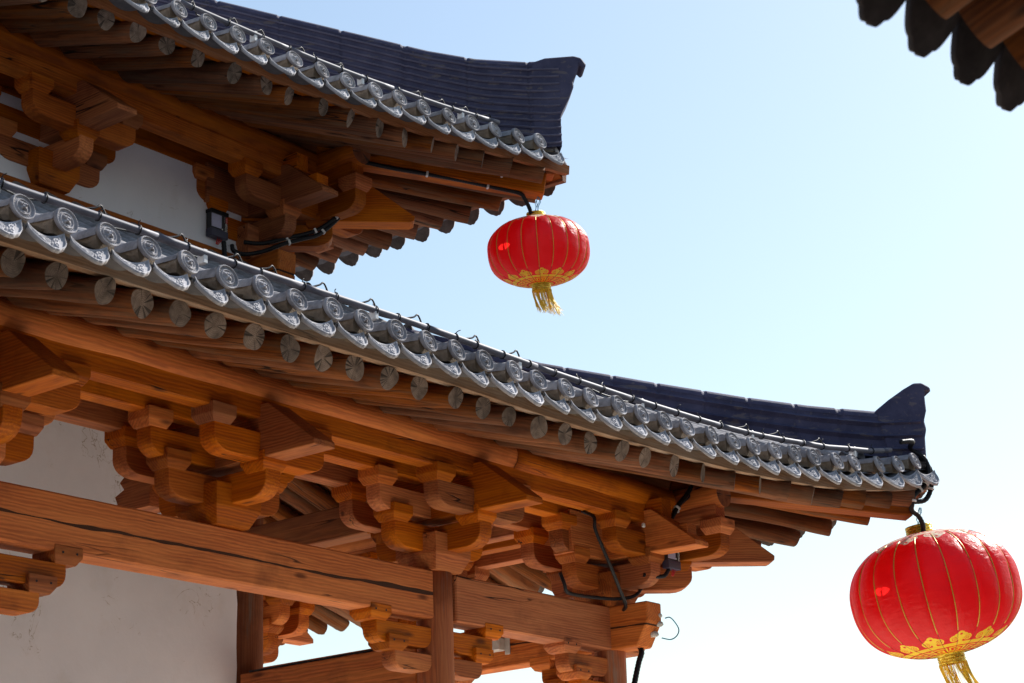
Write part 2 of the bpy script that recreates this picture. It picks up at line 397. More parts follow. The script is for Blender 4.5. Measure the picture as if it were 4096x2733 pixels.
OUT = Vector((0, -1, 0)); ALONG = Vector((1, 0, 0))
def bracket_set(O, x, inner='nose', corner=False):
    """three-tier bracket cluster at (x, wall line) of a storey whose corner column stands at O"""
    B = Vector(O) + Vector((x, 0, 0))
    def at(dx, dy, z): return Vector((B.x + dx, B.y + dy, O[2] + z))
    rt = put('bracket_set', dou(0.43, 0.29), frame(at(0, 0, 4.752), ALONG), tower)
    def arm(h, zb, zt, th, org, xd, h2=None, nm='bracket_arm'): return put(nm, prism(nm, gong(h, zb, zt, h2), th, TIMBER), frame(org, xd), rt)
    def blk(dx, dy, z, w=0.225, h=0.135): return put('bearing_block', dou(w, h), frame(at(dx, dy, z), ALONG), rt)
    arm(0.55, 4.90, 5.112, 0.15, at(0, 0, 0), OUT)
    arm(0.54, 4.903, 5.110, 0.155, at(0, 0, 0), ALONG)
    for s in (-1, 1): blk(0.475 * s, 0, 5.10); blk(0, -0.455 * s, 5.075, 0.235, 0.14)
    arm(0.71, 5.178, 5.372, 0.15, at(0, 0, 0), ALONG, 1.0 if False else None)
    for s in (-1, 1): blk(0.65 * s, 0, 5.368)
    arm(0.54, 5.150, 5.347, 0.155, at(0, -0.45, 0), ALONG)
    arm(0.54, 5.152, 5.345, 0.15, at(0, 0.45, 0), ALONG)
    for s in (-1, 1): blk(0.475 * s, -0.45, 5.343); blk(0.475 * s, 0.45, 5.343)
    pr = [(-0.62, 5.17), (0.35, 5.17), (0.36, 5.172), (1.045, 5.165), (1.045, 5.208), (0.60, 5.552), (-0.62, 5.552)]
    if inner == 'nose' and not corner:
        pr = [(-1.02, 5.02), (-0.62, 5.02), (-0.60, 5.171), (1.045, 5.165), (1.045, 5.208), (0.60, 5.552), (-0.84, 5.552), (-0.86, 5.47), (-0.82, 5.43), (-0.90, 5.38), (-0.87, 5.31), (-0.95, 5.25), (-0.90, 5.19), (-1.0, 5.15), (-0.97, 5.09)]
    put('beak', prism('beak', pr, 0.21, TIMBER), frame(at(0, 0, 0), OUT), rt)
    return rt

def corner_set(O):
    O = Vector(O); h2 = math.sqrt(0.5); DG = Vector((h2, -h2, 0))
    rt = bracket_set(O, 0, corner=True)
    def at(a, b, z): return O + Vector((a, b, z))
    def arm(nm, pr, th, org, xd): return put(nm, prism(nm, pr, th, TIMBER), frame(org, xd), rt)
    # the other facade's own arms: long ones crossing at the corner
    arm('bracket_arm', gong(1.0, 5.154, 5.349, -0.0, 0.15), 0.150, at(0, -0.453, 0), ALONG)
    arm('bracket_arm', gong(1.0, 5.156, 5.351, 0.54, 0.15), 0.150, at(0.453, 0, 0), OUT)
    arm('bracket_arm', gong(0.95, 5.18, 5.374, 0.7), 0.149, at(0, 0, 0), OUT)
    # diagonal arm and long diagonal beak
    arm('bracket_arm', gong(0.775, 4.906, 5.116, 0.3, 0.18), 0.17, at(0, 0, 0), DG)
    put('bearing_block', dou(0.25, 0.14), frame(at(0.455, -0.455, 5.075), DG), rt)
    pr = [(-0.3, 5.15), (1.50, 5.148), (1.535, 5.165), (1.54, 5.205), (1.50, 5.235), (1.02, 5.60), (0.8, 5.70), (-0.3, 5.70)]
    arm('beak', pr, 0.2, O.copy(), DG)
    for a, b in ((0.93, -0.453), (0.453, -0.93)):
        put('bearing_block', dou(0.225, 0.135), frame(at(a, b, 5.345), ALONG), rt)
    # second facade's beak
    pr = [(-0.62, 5.173), (1.045, 5.168), (1.045, 5.21), (0.60, 5.555), (-0.62, 5.555)]
    arm('beak', pr, 0.208, O.copy(), (1, 0, 0))
    return rt

# --- eave curves: (x, y, z) of the round tile ends and of the rafter ends, in storey coordinates
LD = [(-8.012, -1.95, 5.707), (-7.714, -1.95, 5.712), (-7.41, -1.95, 5.716), (-7.106, -1.95, 5.719), (-6.806, -1.95, 5.713), (-6.494, -1.95, 5.702), (-6.195, -1.95, 5.718), (-5.897, -1.95, 5.708), (-5.57, -1.95, 5.73), (-5.284, -1.95, 5.722), (-4.961, -1.95, 5.731), (-4.646, -1.95, 5.73), (-4.352, -1.95, 5.734), (-4.048, -1.95, 5.729), (-3.719, -1.95, 5.726), (-3.444, -1.95, 5.719), (-3.11, -1.95, 5.727), (-2.809, -1.95, 5.721), (-2.45, -1.952, 5.736), (-2.157, -1.954, 5.725), (-1.85, -1.959, 5.732), (-1.547, -1.966, 5.739), (-1.204, -1.976, 5.74), (-0.905, -1.988, 5.745), (-0.618, -2.001, 5.753), (-0.309, -2.019, 5.77), (-0.019, -2.038, 5.794), (0.273, -2.06, 5.814), (0.62, -2.091, 5.836), (0.884, -2.116, 5.866), (1.267, -2.159, 5.91), (1.559, -2.194, 5.96), (1.833, -2.231, 6.031)]
LR = [(-7.899, -1.75, 5.47), (-7.604, -1.75, 5.465), (-7.277, -1.75, 5.47), (-6.981, -1.75, 5.458), (-6.691, -1.75, 5.475), (-6.389, -1.75, 5.468), (-6.076, -1.75, 5.475), (-5.784, -1.75, 5.461), (-5.455, -1.75, 5.474), (-5.142, -1.75, 5.475), (-4.829, -1.75, 5.477), (-4.512, -1.75, 5.473), (-4.16, -1.75, 5.478), (-3.835, -1.75, 5.475), (-3.533, -1.75, 5.465), (-3.188, -1.75, 5.461), (-2.906, -1.75, 5.466), (-2.555, -1.751, 5.464), (-2.168, -1.755, 5.47), (-1.849, -1.762, 5.477), (-1.479, -1.773, 5.476), (-1.086, -1.79, 5.476), (-0.66, -1.815, 5.478), (-0.284, -1.843, 5.503), (0.088, -1.876, 5.519), (0.447, -1.914, 5.52), (0.839, -1.962, 5.557), (1.201, -2.014, 5.602), (1.591, -2.076, 5.649), (1.95, -2.12, 5.715)]
UD = [(-2.648, -1.951, 5.655), (-2.339, -1.952, 5.659), (-2.024, -1.956, 5.669), (-1.713, -1.962, 5.677), (-1.392, -1.97, 5.677), (-1.08, -1.981, 5.687), (-0.782, -1.993, 5.691), (-0.449, -2.011, 5.71), (-0.158, -2.029, 5.735), (0.137, -2.05, 5.735), (0.453, -2.076, 5.755), (0.749, -2.103, 5.777), (1.04, -2.133, 5.795), (1.339, -2.167, 5.823), (1.622, -2.203, 5.853)]
UR = [(-3.5, -1.75, 5.428), (-3.207, -1.75, 5.43), (-2.892, -1.75, 5.435), (-2.59, -1.751, 5.433), (-2.263, -1.754, 5.442), (-1.894, -1.761, 5.444), (-1.523, -1.771, 5.465), (-1.254, -1.782, 5.456), (-0.893, -1.8, 5.472), (-0.557, -1.822, 5.477), (-0.241, -1.846, 5.49), (0.063, -1.874, 5.482), (0.417, -1.911, 5.508), (0.716, -1.946, 5.528), (1.014, -1.986, 5.544), (1.387, -2.043, 5.571), (1.763, -2.106, 5.579)]
def extend(L, n, step):
    L = list(L)
    for i in range(n): L.insert(0, (L[0][0] - step, L[0][1], L[0][2]))
    return L
def interp(L):
    X = [p[0] for p in L]; Y = [p[1] for p in L]; Z = [p[2] for p in L]
    # light smoothing
    for A in (Y, Z):
        for _ in range(2):
            A[1:-1] = [(A[i - 1] + A[i] * 2 + A[i + 1]) / 4 for i in range(1, len(A) - 1)]
    sy, sz = (Y[-1] - Y[-3]) / (X[-1] - X[-3]), (Z[-1] - Z[-3]) / (X[-1] - X[-3])
    def f(x):
        if x > X[-1]: return Y[-1] + sy * (x - X[-1]), Z[-1] + sz * (x - X[-1])
        return float(np.interp(x, X, Y)), float(np.interp(x, X, Z))
    return f

# --- moulded tile end: round face with a raised beast mask, on the end of a half-round cover tile
def tile_end_mesh():
    v = []; f = []; mi = []; nr, na = 34, 72; Rr = 0.077
    def hgt(r, a):
        y, z = r * math.cos(a), r * math.sin(a); h = 0.0
        bump = lambda c, w, k: k * max(0.0, 1 - ((r - c) / w) ** 2)
        h = bump(0.93, 0.085, 0.010) + bump(0.57, 0.07, 0.007)
        if 0.63 < r < 0.85: h += 0.0022 * math.sin(24 * a) * math.sin((r - 0.63) / 0.22 * PI)
        if r < 0.55:
            g = lambda cx, cz, s, k: k * math.exp(-((y - cx) ** 2 + (z - cz) ** 2) / s ** 2)
            w_ = min(1.0, (0.55 - r) / 0.08); h0 = h; h = 0.0
            h += g(0, -0.02, 0.12, 0.020) + g(0.19, 0.12, 0.11, 0.016) + g(-0.19, 0.12, 0.11, 0.016)
            h += g(0.25, 0.27, 0.12, 0.012) + g(-0.25, 0.27, 0.12, 0.012) + g(0, 0.3, 0.1, 0.010)
            h += g(0.2, -0.14, 0.13, 0.012) + g(-0.2, -0.14, 0.13, 0.012) - g(0, -0.24, 0.12, 0.012) + g(0, -0.37, 0.14, 0.010)
            h -= g(0.18, 0.09, 0.04, 0.010) + g(-0.18, 0.09, 0.04, 0.010)
            h = h0 + h * w_
        return h * 1.15
    v.append((hgt(0, 0), 0, 0))
    for i in range(1, nr + 1):
        r = i / nr
        for k in range(na):
            a = 2 * PI * k / na; v.append((hgt(r * 0.999, a) - 0.40 * Rr * r * math.sin(a), Rr * r * math.cos(a), Rr * r * math.sin(a)))
    for k in range(na): f.append((0, 1 + k, 1 + (k + 1) % na))
    for i in range(nr - 1):
        for k in range(na): f.append((1 + i * na + k, 1 + (i + 1) * na + k, 1 + (i + 1) * na + (k + 1) % na, 1 + i * na + (k + 1) % na))
    b = len(v)
    for k in range(na):
        a = 2 * PI * k / na; v.append((-0.02 - 0.40 * Rr * math.sin(a), Rr * math.cos(a), Rr * math.sin(a)))
    for k in range(na): f.append((1 + (nr - 1) * na + k, b + k, b + (k + 1) % na, 1 + (nr - 1) * na + (k + 1) % na))
    f.append(tuple(b + k for k in range(na))[::-1]); mi = [0] * len(f)
    # half-round barrel behind
    m = 14; b = len(v); xs = [-0.035, -0.045, -0.20, -0.42]; rs = [0.070, 0.067, 0.069, 0.072]
    for x, r in zip(xs, rs):
        for k in range(m + 1):
            a = PI * k / m; v.append((x, r * math.cos(a), r * math.sin(a) * 1.05 - 0.004))
    for i in range(len(xs) - 1):
        for k in range(m): f.append((b + i * (m + 1) + k, b + i * (m + 1) + k + 1, b + (i + 1) * (m + 1) + k + 1, b + (i + 1) * (m + 1) + k)); mi.append(0)
    # mortar bedding under the barrel, ragged
    b = len(v); rs_ = random.Random(3); q = 7
    for i in range(q):
        x = -0.035 - 0.385 * i / (q - 1)
        for y, z in ((0.059, 0.012), (0.066, -0.03), (0.055, -0.085), (-0.055, -0.085), (-0.066, -0.03), (-0.059, 0.012)):
            v.append((x + rs_.uniform(-0.01, 0.01) * (0 < i < q - 1), y + rs_.uniform(-0.008, 0.008), z + rs_.uniform(-0.008, 0.008)))
    for i in range(q - 1):
        for k in range(6): f.append((b + i * 6 + k, b + i * 6 + (k + 1) % 6, b + (i + 1) * 6 + (k + 1) % 6, b + (i + 1) * 6 + k)); mi.append(1)
    f.append(tuple(b + k for k in range(6))[::-1]); mi.append(1)
    sm = [m_ == 0 for m_ in mi]
    me = mesh('eave_tile', v, f, [TILE, MORTAR], mi, sm)
    bm = bmesh.new(); bm.from_mesh(me); bmesh.ops.recalc_face_normals(bm, faces=bm.faces); bm.to_mesh(me); bm.free()
    return me
def drip_mesh(LL=0.135, ang=30, W=0.130, WP=0.147, lob=0.010):
    """hanging drip plate with an ogee lower edge and raised scrollwork, with the concave pan tile behind"""
    v = []; f = []; mi = []; nu, nv = 64, 34; dip = 0.045
    ca, sa = math.cos(math.radians(ang)), math.sin(math.radians(ang))
    def Ledge(s):
        a = abs(s); return LL * (1 - 0.55 * a ** 1.5 - 0.45 * a ** 7) + lob * abs(math.sin(a * PI * 2.6)) * (1 - a) + 0.010
    def rel(s, t):
        e = min(1 - abs(s), t * 1.0, 1 - t)
        if e < 0.09: return 0.013
        x, y = s * 1.6, t - 0.42
        r = math.hypot(x, y * 1.3); a = math.atan2(y, x)
        h = 0.013 * (1 if abs(r - 0.20 - 0.05 * math.cos(5 * a)) < 0.05 else 0)
        for cx, cy in ((0.62, -0.05), (-0.62, -0.05), (0.45, 0.22), (-0.45, 0.22), (0.9, -0.18), (-0.9, -0.18)):
            rr = math.hypot(x - cx, y - cy)
            if abs(rr - 0.15) < 0.05: h = 0.013
            if rr < 0.05: h = 0.013
        if r < 0.09: h = 0.014
        return h
    for i in range(nu + 1):
        s = -1 + 2 * i / nu
        for j in range(nv + 1):
            t = j / nv; d = Ledge(s) * t; zc = dip * s * s * (1 - 0.5 * t)
            h = rel(s, t)
            v.append((d * ca + h * sa, W * s, zc - d * sa + h * ca))
    for i in range(nu):
        for j in range(nv): f.append((i * (nv + 1) + j, i * (nv + 1) + j + 1, (i + 1) * (nv + 1) + j + 1, (i + 1) * (nv + 1) + j)); mi.append(0)
    b = len(v)
    for i in range(nu + 1):
        s = -1 + 2 * i / nu
        for j in (0, nv):
            t = j / nv; d = Ledge(s) * t; zc = dip * s * s * (1 - 0.5 * t)
            v.append((d * ca - 0.014 * sa, W * s, zc - d * sa - 0.014 * ca))
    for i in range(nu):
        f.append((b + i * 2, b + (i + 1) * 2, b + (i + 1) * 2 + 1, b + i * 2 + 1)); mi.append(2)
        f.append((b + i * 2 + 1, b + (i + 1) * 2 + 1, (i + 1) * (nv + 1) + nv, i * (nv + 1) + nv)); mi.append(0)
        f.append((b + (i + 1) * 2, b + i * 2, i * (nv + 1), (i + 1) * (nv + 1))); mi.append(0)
    # pan tile running back under the barrels
    b = len(v)
    for x in (0.004, -0.40):
        for th in (0.0, -0.018):
            for i in range(nu + 1):
                s = -1 + 2 * i / nu; v.append((x, WP * s, dip * s * s + th - 0.002))
    n1 = nu + 1
    for i in range(nu):
        f.append((b + i, b + i + 1, b + 2 * n1 + i + 1, b + 2 * n1 + i)); mi.append(1)
        f.append((b + n1 + i, b + 3 * n1 + i, b + 3 * n1 + i + 1, b + n1 + i + 1)); mi.append(1)
        f.append((b + i, b + n1 + i, b + n1 + i + 1, b + i + 1)); mi.append(1)
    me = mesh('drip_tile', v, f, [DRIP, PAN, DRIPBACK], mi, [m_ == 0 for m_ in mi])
    bm = bmesh.new(); bm.from_mesh(me); bmesh.ops.remove_doubles(bm, verts=bm.verts, dist=0.0004); bmesh.ops.recalc_face_normals(bm, faces=bm.faces); bm.to_mesh(me); bm.free()
    return me
TILE_ME = tile_end_mesh(); DRIP_ME = drip_mesh()

def strip(name, xs, fn, prof, mat, O, parent, per=None):
    """board swept along an eave curve: prof = closed (dy, dz) outline round fn(x) -> (y, z)"""
    v = []; f = []; n = len(prof); O = Vector(O)
    for i, x in enumerate(xs):
        y, z = fn(x)
        for k, (dy, dz) in enumerate(prof):
            j = (0, 0) if per is None else per(x, k)
            v.append((x, y + dy + j[0], z + dz + j[1]))
    for i in range(len(xs) - 1):
        for k in range(n): f.append((i * n + k, i * n + (k + 1) % n, (i + 1) * n + (k + 1) % n, (i + 1) * n + k))
    f.append(tuple(range(n))[::-1]); f.append(tuple((len(xs) - 1) * n + k for k in range(n)))
    me = mesh(name, v, f, mat)
    bm = bmesh.new(); bm.from_mesh(me); bmesh.ops.recalc_face_normals(bm, faces=bm.faces); bm.to_mesh(me); bm.free()
    return put(name, me, Matrix.Translation(O), parent)

SL = 0.40
def roofz(fd, x, d): return fd(x)[1] - 0.062 + SL * d + 0.035 * d * d

def roof(O, D, Rf, xmin, depth, upper):
    """tiled eave with its rafters for one facade, then the mirror image round the corner"""
    O = Vector(O); fd = interp(D); fr = interp(Rf)
    HX = D[-1][0]
    tip = 2.16 if not upper else 2.08
    # tiled roof sheet + cover-tile rows (one mesh)
    v = []; f = []
    xs = [xmin + i * (HX - xmin) / 60 for i in range(61)] + [tip]
    for x in xs:
        y0 = fd(x)[0] + 0.06; y1 = min(-x, depth) if -x > y0 else y0 + 0.01
        for j in range(13):
            y = y0 + (y1 - y0) * j / 12; d = y - y0
            v.append((x, y, roofz(fd, x, d) - 0.02))
    for i in range(len(xs) - 1):
        for j in range(12): f.append((i * 13 + j, i * 13 + j + 1, (i + 1) * 13 + j + 1, (i + 1) * 13 + j))
    for p in D:
        x = p[0]; y0 = fd(x)[0] + 0.36; y1 = min(-x + 0.05, depth)
        if y1 - y0 < 0.1: continue
        b = len(v); m = 8; ns = 10
        for j in range(ns + 1):
            y = y0 + (y1 - y0) * j / ns; z = roofz(fd, x, y - fd(x)[0] - 0.06) + 0.05
            for k in range(m + 1):
                a = PI * k / m; v.append((x + 0.072 * math.cos(a), y, z + 0.072 * math.sin(a)))
        for j in range(ns):
            for k in range(m): f.append((b + j * (m + 1) + k, b + j * (m + 1) + k + 1, b + (j + 1) * (m + 1) + k + 1, b + (j + 1) * (m + 1) + k))
    rt = put('tiled_roof', mesh('tiled_roof', v, f, TILE), Matrix.Translation(O), tower)
    tiles = []; rs = random.Random(5)
    for i, p in enumerate(D):
        x = p[0]; pos = O + Vector(p)
        tilt = math.radians(rs.uniform(-3, 3)); g = Matrix.Rotation(math.radians(rs.uniform(-12, 12)) , 4, 'X')
        sl = 0.20
        M = frame(pos, (math.sin(tilt), -math.cos(tilt), -sl)) @ Matrix.Rotation(math.radians(-6 + rs.uniform(-3, 3)), 4, 'Y') @ g
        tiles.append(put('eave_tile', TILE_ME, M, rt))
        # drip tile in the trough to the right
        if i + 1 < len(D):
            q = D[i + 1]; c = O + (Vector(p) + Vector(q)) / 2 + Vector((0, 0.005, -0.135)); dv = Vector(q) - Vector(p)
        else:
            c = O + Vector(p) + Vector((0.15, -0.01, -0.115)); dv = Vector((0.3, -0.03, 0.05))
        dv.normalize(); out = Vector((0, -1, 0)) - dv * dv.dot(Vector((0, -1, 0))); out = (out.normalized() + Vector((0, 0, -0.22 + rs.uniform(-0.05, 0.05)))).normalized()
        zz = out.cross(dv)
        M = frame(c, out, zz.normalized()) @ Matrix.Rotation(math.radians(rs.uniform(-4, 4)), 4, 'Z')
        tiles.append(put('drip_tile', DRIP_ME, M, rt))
    # mirror
    rt2 = mirror(rt)
    lim = -7.0 if not upper else -2.3
    for t in tiles:
        if WM[t.name].translation.x - O.x > lim: mirror(t, rt2)
    # corner tile on the hip
    zt = fd(tip)[1]
    put('eave_tile', TILE_ME, frame(O + Vector((tip - 0.02, -tip + 0.02, zt + 0.01)), (1, -1, -0.1)), rt)
    put('drip_tile', DRIP_ME, frame(O + Vector((tip - 0.03, -tip + 0.03, zt - 0.085)), (1, -1, -0.1)), rt)
    # fascia, second board / bedding, soffit boarding
    xb = [xmin + i * 0.12 for i in range(int((HX + 0.12 - xmin) / 0.12) + 1)] + [tip - 0.06, tip - 0.02]
    xb = sorted(set(x for x in xb if x <= tip - 0.02))
    nz = lambda x, k: (0.012 * noise.noise(Vector((x * 4, k * 3.3, 1))), 0.012 * noise.noise(Vector((x * 5, k * 7.1, 4))))
    parts = []
    if not upper:
        parts.append(strip('eave_board', xb, fr, [(0.02, 0.078), (-0.045, 0.075), (-0.05, 0.165), (0.02, 0.17)], GREYWOOD, O, tower))
        parts.append(strip('mortar_bed', xb, lambda x: (fd(x)[0], fd(x)[1]), [(0.26, -0.115), (0.150, -0.115), (0.135, -0.06), (0.12, -0.03), (0.26, 0.0)], MORTAR, O, tower, nz))
    else:
        parts.append(strip('eave_board', xb, fr, [(0.005, 0.058), (-0.05, 0.055), (-0.06, 0.142), (0.005, 0.147)], EAVEBOARD, O, tower))
        parts.append(strip('eave_board', xb, lambda x: (fd(x)[0], fd(x)[1]), [(0.30, -0.125), (0.175, -0.122), (0.155, -0.05), (0.30, -0.05)], TIMBER, O, tower))
    v = []; f = []
    for x in xb:
        y0, z0 = fr(x); y1 = min(depth, -x)
        if y1 < y0 + 0.05: y1 = y0 + 0.05
        for j in range(9):
            y = y0 - 0.01 + (y1 - y0) * j / 8; v.append((x, y, z0 + 0.083 + 0.319 * (y - y0)))
        for j in range(9):
            y = y0 - 0.01 + (y1 - y0) * j / 8; v.append((x, y, z0 + 0.110 + 0.319 * (y - y0)))
    for i in range(len(xb) - 1):
        for j in range(8):
            a = i * 18 + j; c = (i + 1) * 18 + j
            f.append((a, c, c + 1, a + 1)); f.append((a + 9, a + 10, c + 10, c + 9))
    parts.append(put('roof_boarding', mesh('roof_boarding', v, f, BOARD), Matrix.Translation(O), tower))
    for o in parts: mirror(o)
    # rafters: parallel along the facade, fanning towards the hip
    rl = -7.0 if not upper else -2.3
    for i, (x, y, z) in enumerate(Rf):
        xs_ = x if x < -2.2 else -2.2 + (x + 2.2) * 0.60
        E = O + Vector((x, y, z))
        zc = (5.87 if not upper else 5.85) + (0.17 * ((x + 2.2) / 4.2) ** 1.5 if x > -2.2 else 0)
        k = 2.0 if x < -2.2 else max(0.06, 2.0 * (1 - (x + 2.2) / 4.2))
        S0 = O + Vector((xs_, -0.45, zc)); S = S0 + (S0 - E) * (k * 0.5 if x > -2.2 else 1.9)
        r = 0.086 + rs.uniform(-0.008, 0.007)
        E2 = E + (E - S).normalized() * rs.uniform(-0.02, 0.02)
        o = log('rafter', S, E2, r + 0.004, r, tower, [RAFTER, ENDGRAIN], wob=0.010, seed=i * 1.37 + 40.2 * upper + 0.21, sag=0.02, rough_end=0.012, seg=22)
        if x > rl: mirror(o)
    return fd, fr

def ridge(O, top, base, half, nrib, caph, joints, name='hip_ridge', a0=None, a1=None, ribd=0.014, foot=0.0, rd_lt=True):
    """hip ridge built of ribbed courses, running up the diagonal; top/base = [(a, z)] with a the plan offset along (1,-1)"""
    O = Vector(O); ta = [p[0] for p in top]; tz = [p[1] for p in top]; ba = [p[0] for p in base]; bz = [p[1] for p in base]
    a0 = a0 if a0 is not None else ta[0]; a1 = a1 if a1 is not None else ta[-1]
    n = 230; prof = []; steps = nrib * 8
    for s in range(steps + 1):
        t = s / steps; ph = (t * nrib) % 1.0
        rib = ribd * max(0.0, 1 - abs(ph - 0.5) / 0.22); prof.append((half + rib + foot * max(0, 0.25 - t), t))
    cap = [(half * 0.95 * math.cos(q) + 0.01, math.sin(q)) for q in [i * PI / 2 / 6 for i in range(7)]]
    v = []; f = []; h2 = math.sqrt(0.5)
    rows = []; joint = []
    for i in range(n + 1):
        a = a0 + (a1 - a0) * i / n; zt = float(np.interp(a, ta, tz)); zb = float(np.interp(a, ba, bz))
        jd = min(abs(((a - a0) / joints) % 1.0 - 0.0), abs(((a - a0) / joints) % 1.0 - 1.0)) * joints
        gv = 0.009 if jd < 0.010 else 0.0
        wb = 0.004 * noise.noise(Vector((a * 3, 0, nrib)))
        row = []
        P = [(h - gv + wb, zb + (zt - caph - zb) * t) for h, t in prof] + [(h - gv + wb, zt - caph + caph * q - (0.006 if gv else 0)) for h, q in cap]
        full = P + [(-h, z) for h, z in P[::-1]]
        b = len(v)
        for h, z in full: v.append((a - h * h2, -a - h * h2, z))
        rows.append((b, len(full))); joint.append(jd < 0.012 and a > a0 + 0.05)
    mi = []; pl_ = len(prof)
    for i in range(n):
        (b, m), (c, _) = rows[i], rows[i + 1]
        for k in range(m - 1):
            f.append((b + k, b + k + 1, c + k + 1, c + k))
            q = k if k < m // 2 else m - 2 - k
            ph = ((q + 0.5) / steps * nrib) % 1.0
            mi.append(1 if (q < pl_ - 1 and rd_lt and 0.40 < ph < 0.60) else 0)
    mi += [0, 0]
    b, m = rows[-1]; f.append(tuple(b + k for k in range(m)))
    b, m = rows[0]; f.append(tuple(b + k for k in range(m))[::-1])
    me = mesh(name, v, f, [RIDGE, RIDGE_LT], mi); bm = bmesh.new(); bm.from_mesh(me); bmesh.ops.recalc_face_normals(bm, faces=bm.faces); bm.to_mesh(me); bm.free()
    return put(name, me, Matrix.Translation(O), tower)

def storey(O, sets, cols, x_end, upper, colbase):
    O = Vector(O); Z = O.z
    # columns
    for cx in cols:
        p = O + Vector((cx, 0, 0))
        top = Z + 4.75
        o = log('column', (p.x, p.y, top), (p.x, p.y, colbase), 0.148, 0.152, tower, [TIMBER_END, ENDGRAIN], wob=0.004, seed=int(-cx * 10) + 3 + upper * 50, n=28)
        if cx < -0.1 and not (upper and cx < -6): mirror(o)
    # head beams
    ends = sorted(cols)
    prev = x_end
    for i, cx in enumerate(ends):
        a, b = prev, cx - (0.13 if cx < 0 else -0.0)
        if cx < -0.01:
            o = bar('head_beam', O + Vector((a, 0, 4.56)), O + Vector((b, 0, 4.56)), 0.22, 0.38, TIMBER_BIG, tower, 0.012); mirror(o)
            prev = cx + 0.14
        else:
            # last bay runs through the corner column and out past it with a cut end
            L0 = prev; pr = [(L0, 4.37), (0.385, 4.37), (0.505, 4.575), (0.51, 4.752), (L0, 4.752)]
            o = put('head_beam', prism('head_beam%d' % upper, pr, 0.222, TIMBER_BIG, 0.012), frame(O, ALONG), tower)
            M2 = MIR @ frame(O, ALONG)
            pr2 = [(L0, 4.368), (0.385, 4.368), (0.505, 4.573), (0.51, 4.750), (L0, 4.750)]
            pr2 = [(x, z - 4.56) for x, z in pr2]
            cb = put('head_beam', prism('head_beam_b%d' % upper, pr2, 0.226, TIMBER_BIG, 0.012), frame(O + Vector((0, 0, 4.56)), (0, -1, 0)), tower)
    for x in sets:
        if abs(x) < 0.01: corner_set(O)
        else:
            mirror_tree(bracket_set(O, x, 'nose' if (upper or x < -4) else 'tie'))
    # ties over the brackets: wall plane and outer plane, and the round eave purlin
    ps = []
    ps.append(bar('tie_beam', O + Vector((x_end, 0, 5.565)), O + Vector((0.7, 0, 5.565)), 0.148, 0.165, TIMBER, tower))
    ps.append(bar('tie_beam', O + Vector((x_end, -0.45, 5.535)), O + Vector((0.97, -0.45, 5.535)), 0.155, 0.155, TIMBER, tower))
    ps.append(bar('tie_beam', O + Vector((x_end, 0.45, 5.535)), O + Vector((-0.4, 0.45, 5.535)), 0.15, 0.155, TIMBER, tower))
    for o in ps: mirror(o)
    zc = 5.70 if not upper else 5.72
    cuts = [x_end, -7.6, -1.95, 1.02] if not upper else [x_end, -5.2, 1.02]
    for i in range(len(cuts) - 1):
        o = log('purlin', O + Vector((cuts[i], -0.45, zc)), O + Vector((cuts[i + 1], -0.45, zc)), 0.128, 0.122, tower, [TIMBER, PURLINEND], wob=0.009, seed=70 + i + 9 * upper, n=28, seg=30)
        mirror(o)
    o = log('purlin', O + Vector((x_end, 0.0, 5.83)), O + Vector((0.2, 0.0, 5.83)), 0.10, 0.10, tower, seed=77 + upper); mirror(o)
    # corner beam under the hip
    h2 = math.sqrt(0.5)
    tipz = 5.66 if not upper else 5.56
    tp = 2.03 if not upper else 1.97
    A = O + Vector((-0.6, 0.6, 6.28)); T = O + Vector((tp, -tp, tipz)); Mid = O + Vector((0.45, -0.45, 5.91))
    bar('corner_beam', Mid, T, 0.20, 0.21, TIMBER, tower, 0.01)
    bar('corner_beam', A, Mid, 0.197, 0.207, TIMBER, tower, 0.01)
    bar('corner_beam', Mid + Vector((0, 0, 0.16)), T + Vector((0.07, -0.07, 0.155)), 0.17, 0.13, TIMBER_END, tower, 0.01)

LO = (0, 0, 0); UO = (-2.25, 2.25, 3.25)
LDx = extend(LD, 9, 0.303); LRx = extend(LR, 8, 0.305); UDx = extend(UD, 8, 0.31); URx = extend(UR, 5, 0.31)
storey(LO, [0, -2.36, -4.71, -6.95, -9.3], [0, -2.36, -6.9], -10.9, 0, 0.0)
storey(UO, [0, -2.37, -4.72], [0, -4.72], -7.8, 1, 3.0)
roof(LO, LDx, LRx, -10.75, 2.2, 0)
roof(UO, UDx, URx, -5.3, 3.4, 1)

# hip ridges
ridge(UO, [(-1.9, 8.03), (-0.9, 7.66), (-0.187, 7.425), (0.373, 7.231), (0.905, 7.048), (1.2, 6.946), (1.528, 6.868), (1.858, 6.845), (2.20, 6.872)],
      [(-1.9, 7.2), (0.372, 6.42), (1.2, 6.10), (1.6, 5.96), (2.0, 5.92), (2.2, 5.95)], 0.115, 11, 0.085, 0.42, a1=2.09, ribd=0.026)
ridge(LO, [(-2.3, 7.8), (-0.357, 7.046), (0.386, 6.857), (0.962, 6.72), (1.396, 6.635), (1.85, 6.575), (2.2, 6.60)],
      [(-2.3, 7.3), (-0.357, 6.62), (0.386, 6.42), (0.962, 6.28), (1.396, 6.18), (1.815, 6.12), (2.2, 6.12)], 0.105, 3, 0.085, 0.30, a1=2.13, ribd=0.04, rd_lt=False)
h2 = math.sqrt(0.5); s2 = math.sqrt(2)
def plate(name, prof, th, O, mat=RIDGE):
    return put(name, prism(name, [(a * s2, z) for a, z in prof], th, mat, 0.012), frame(O, (1, -1, 0)), tower)
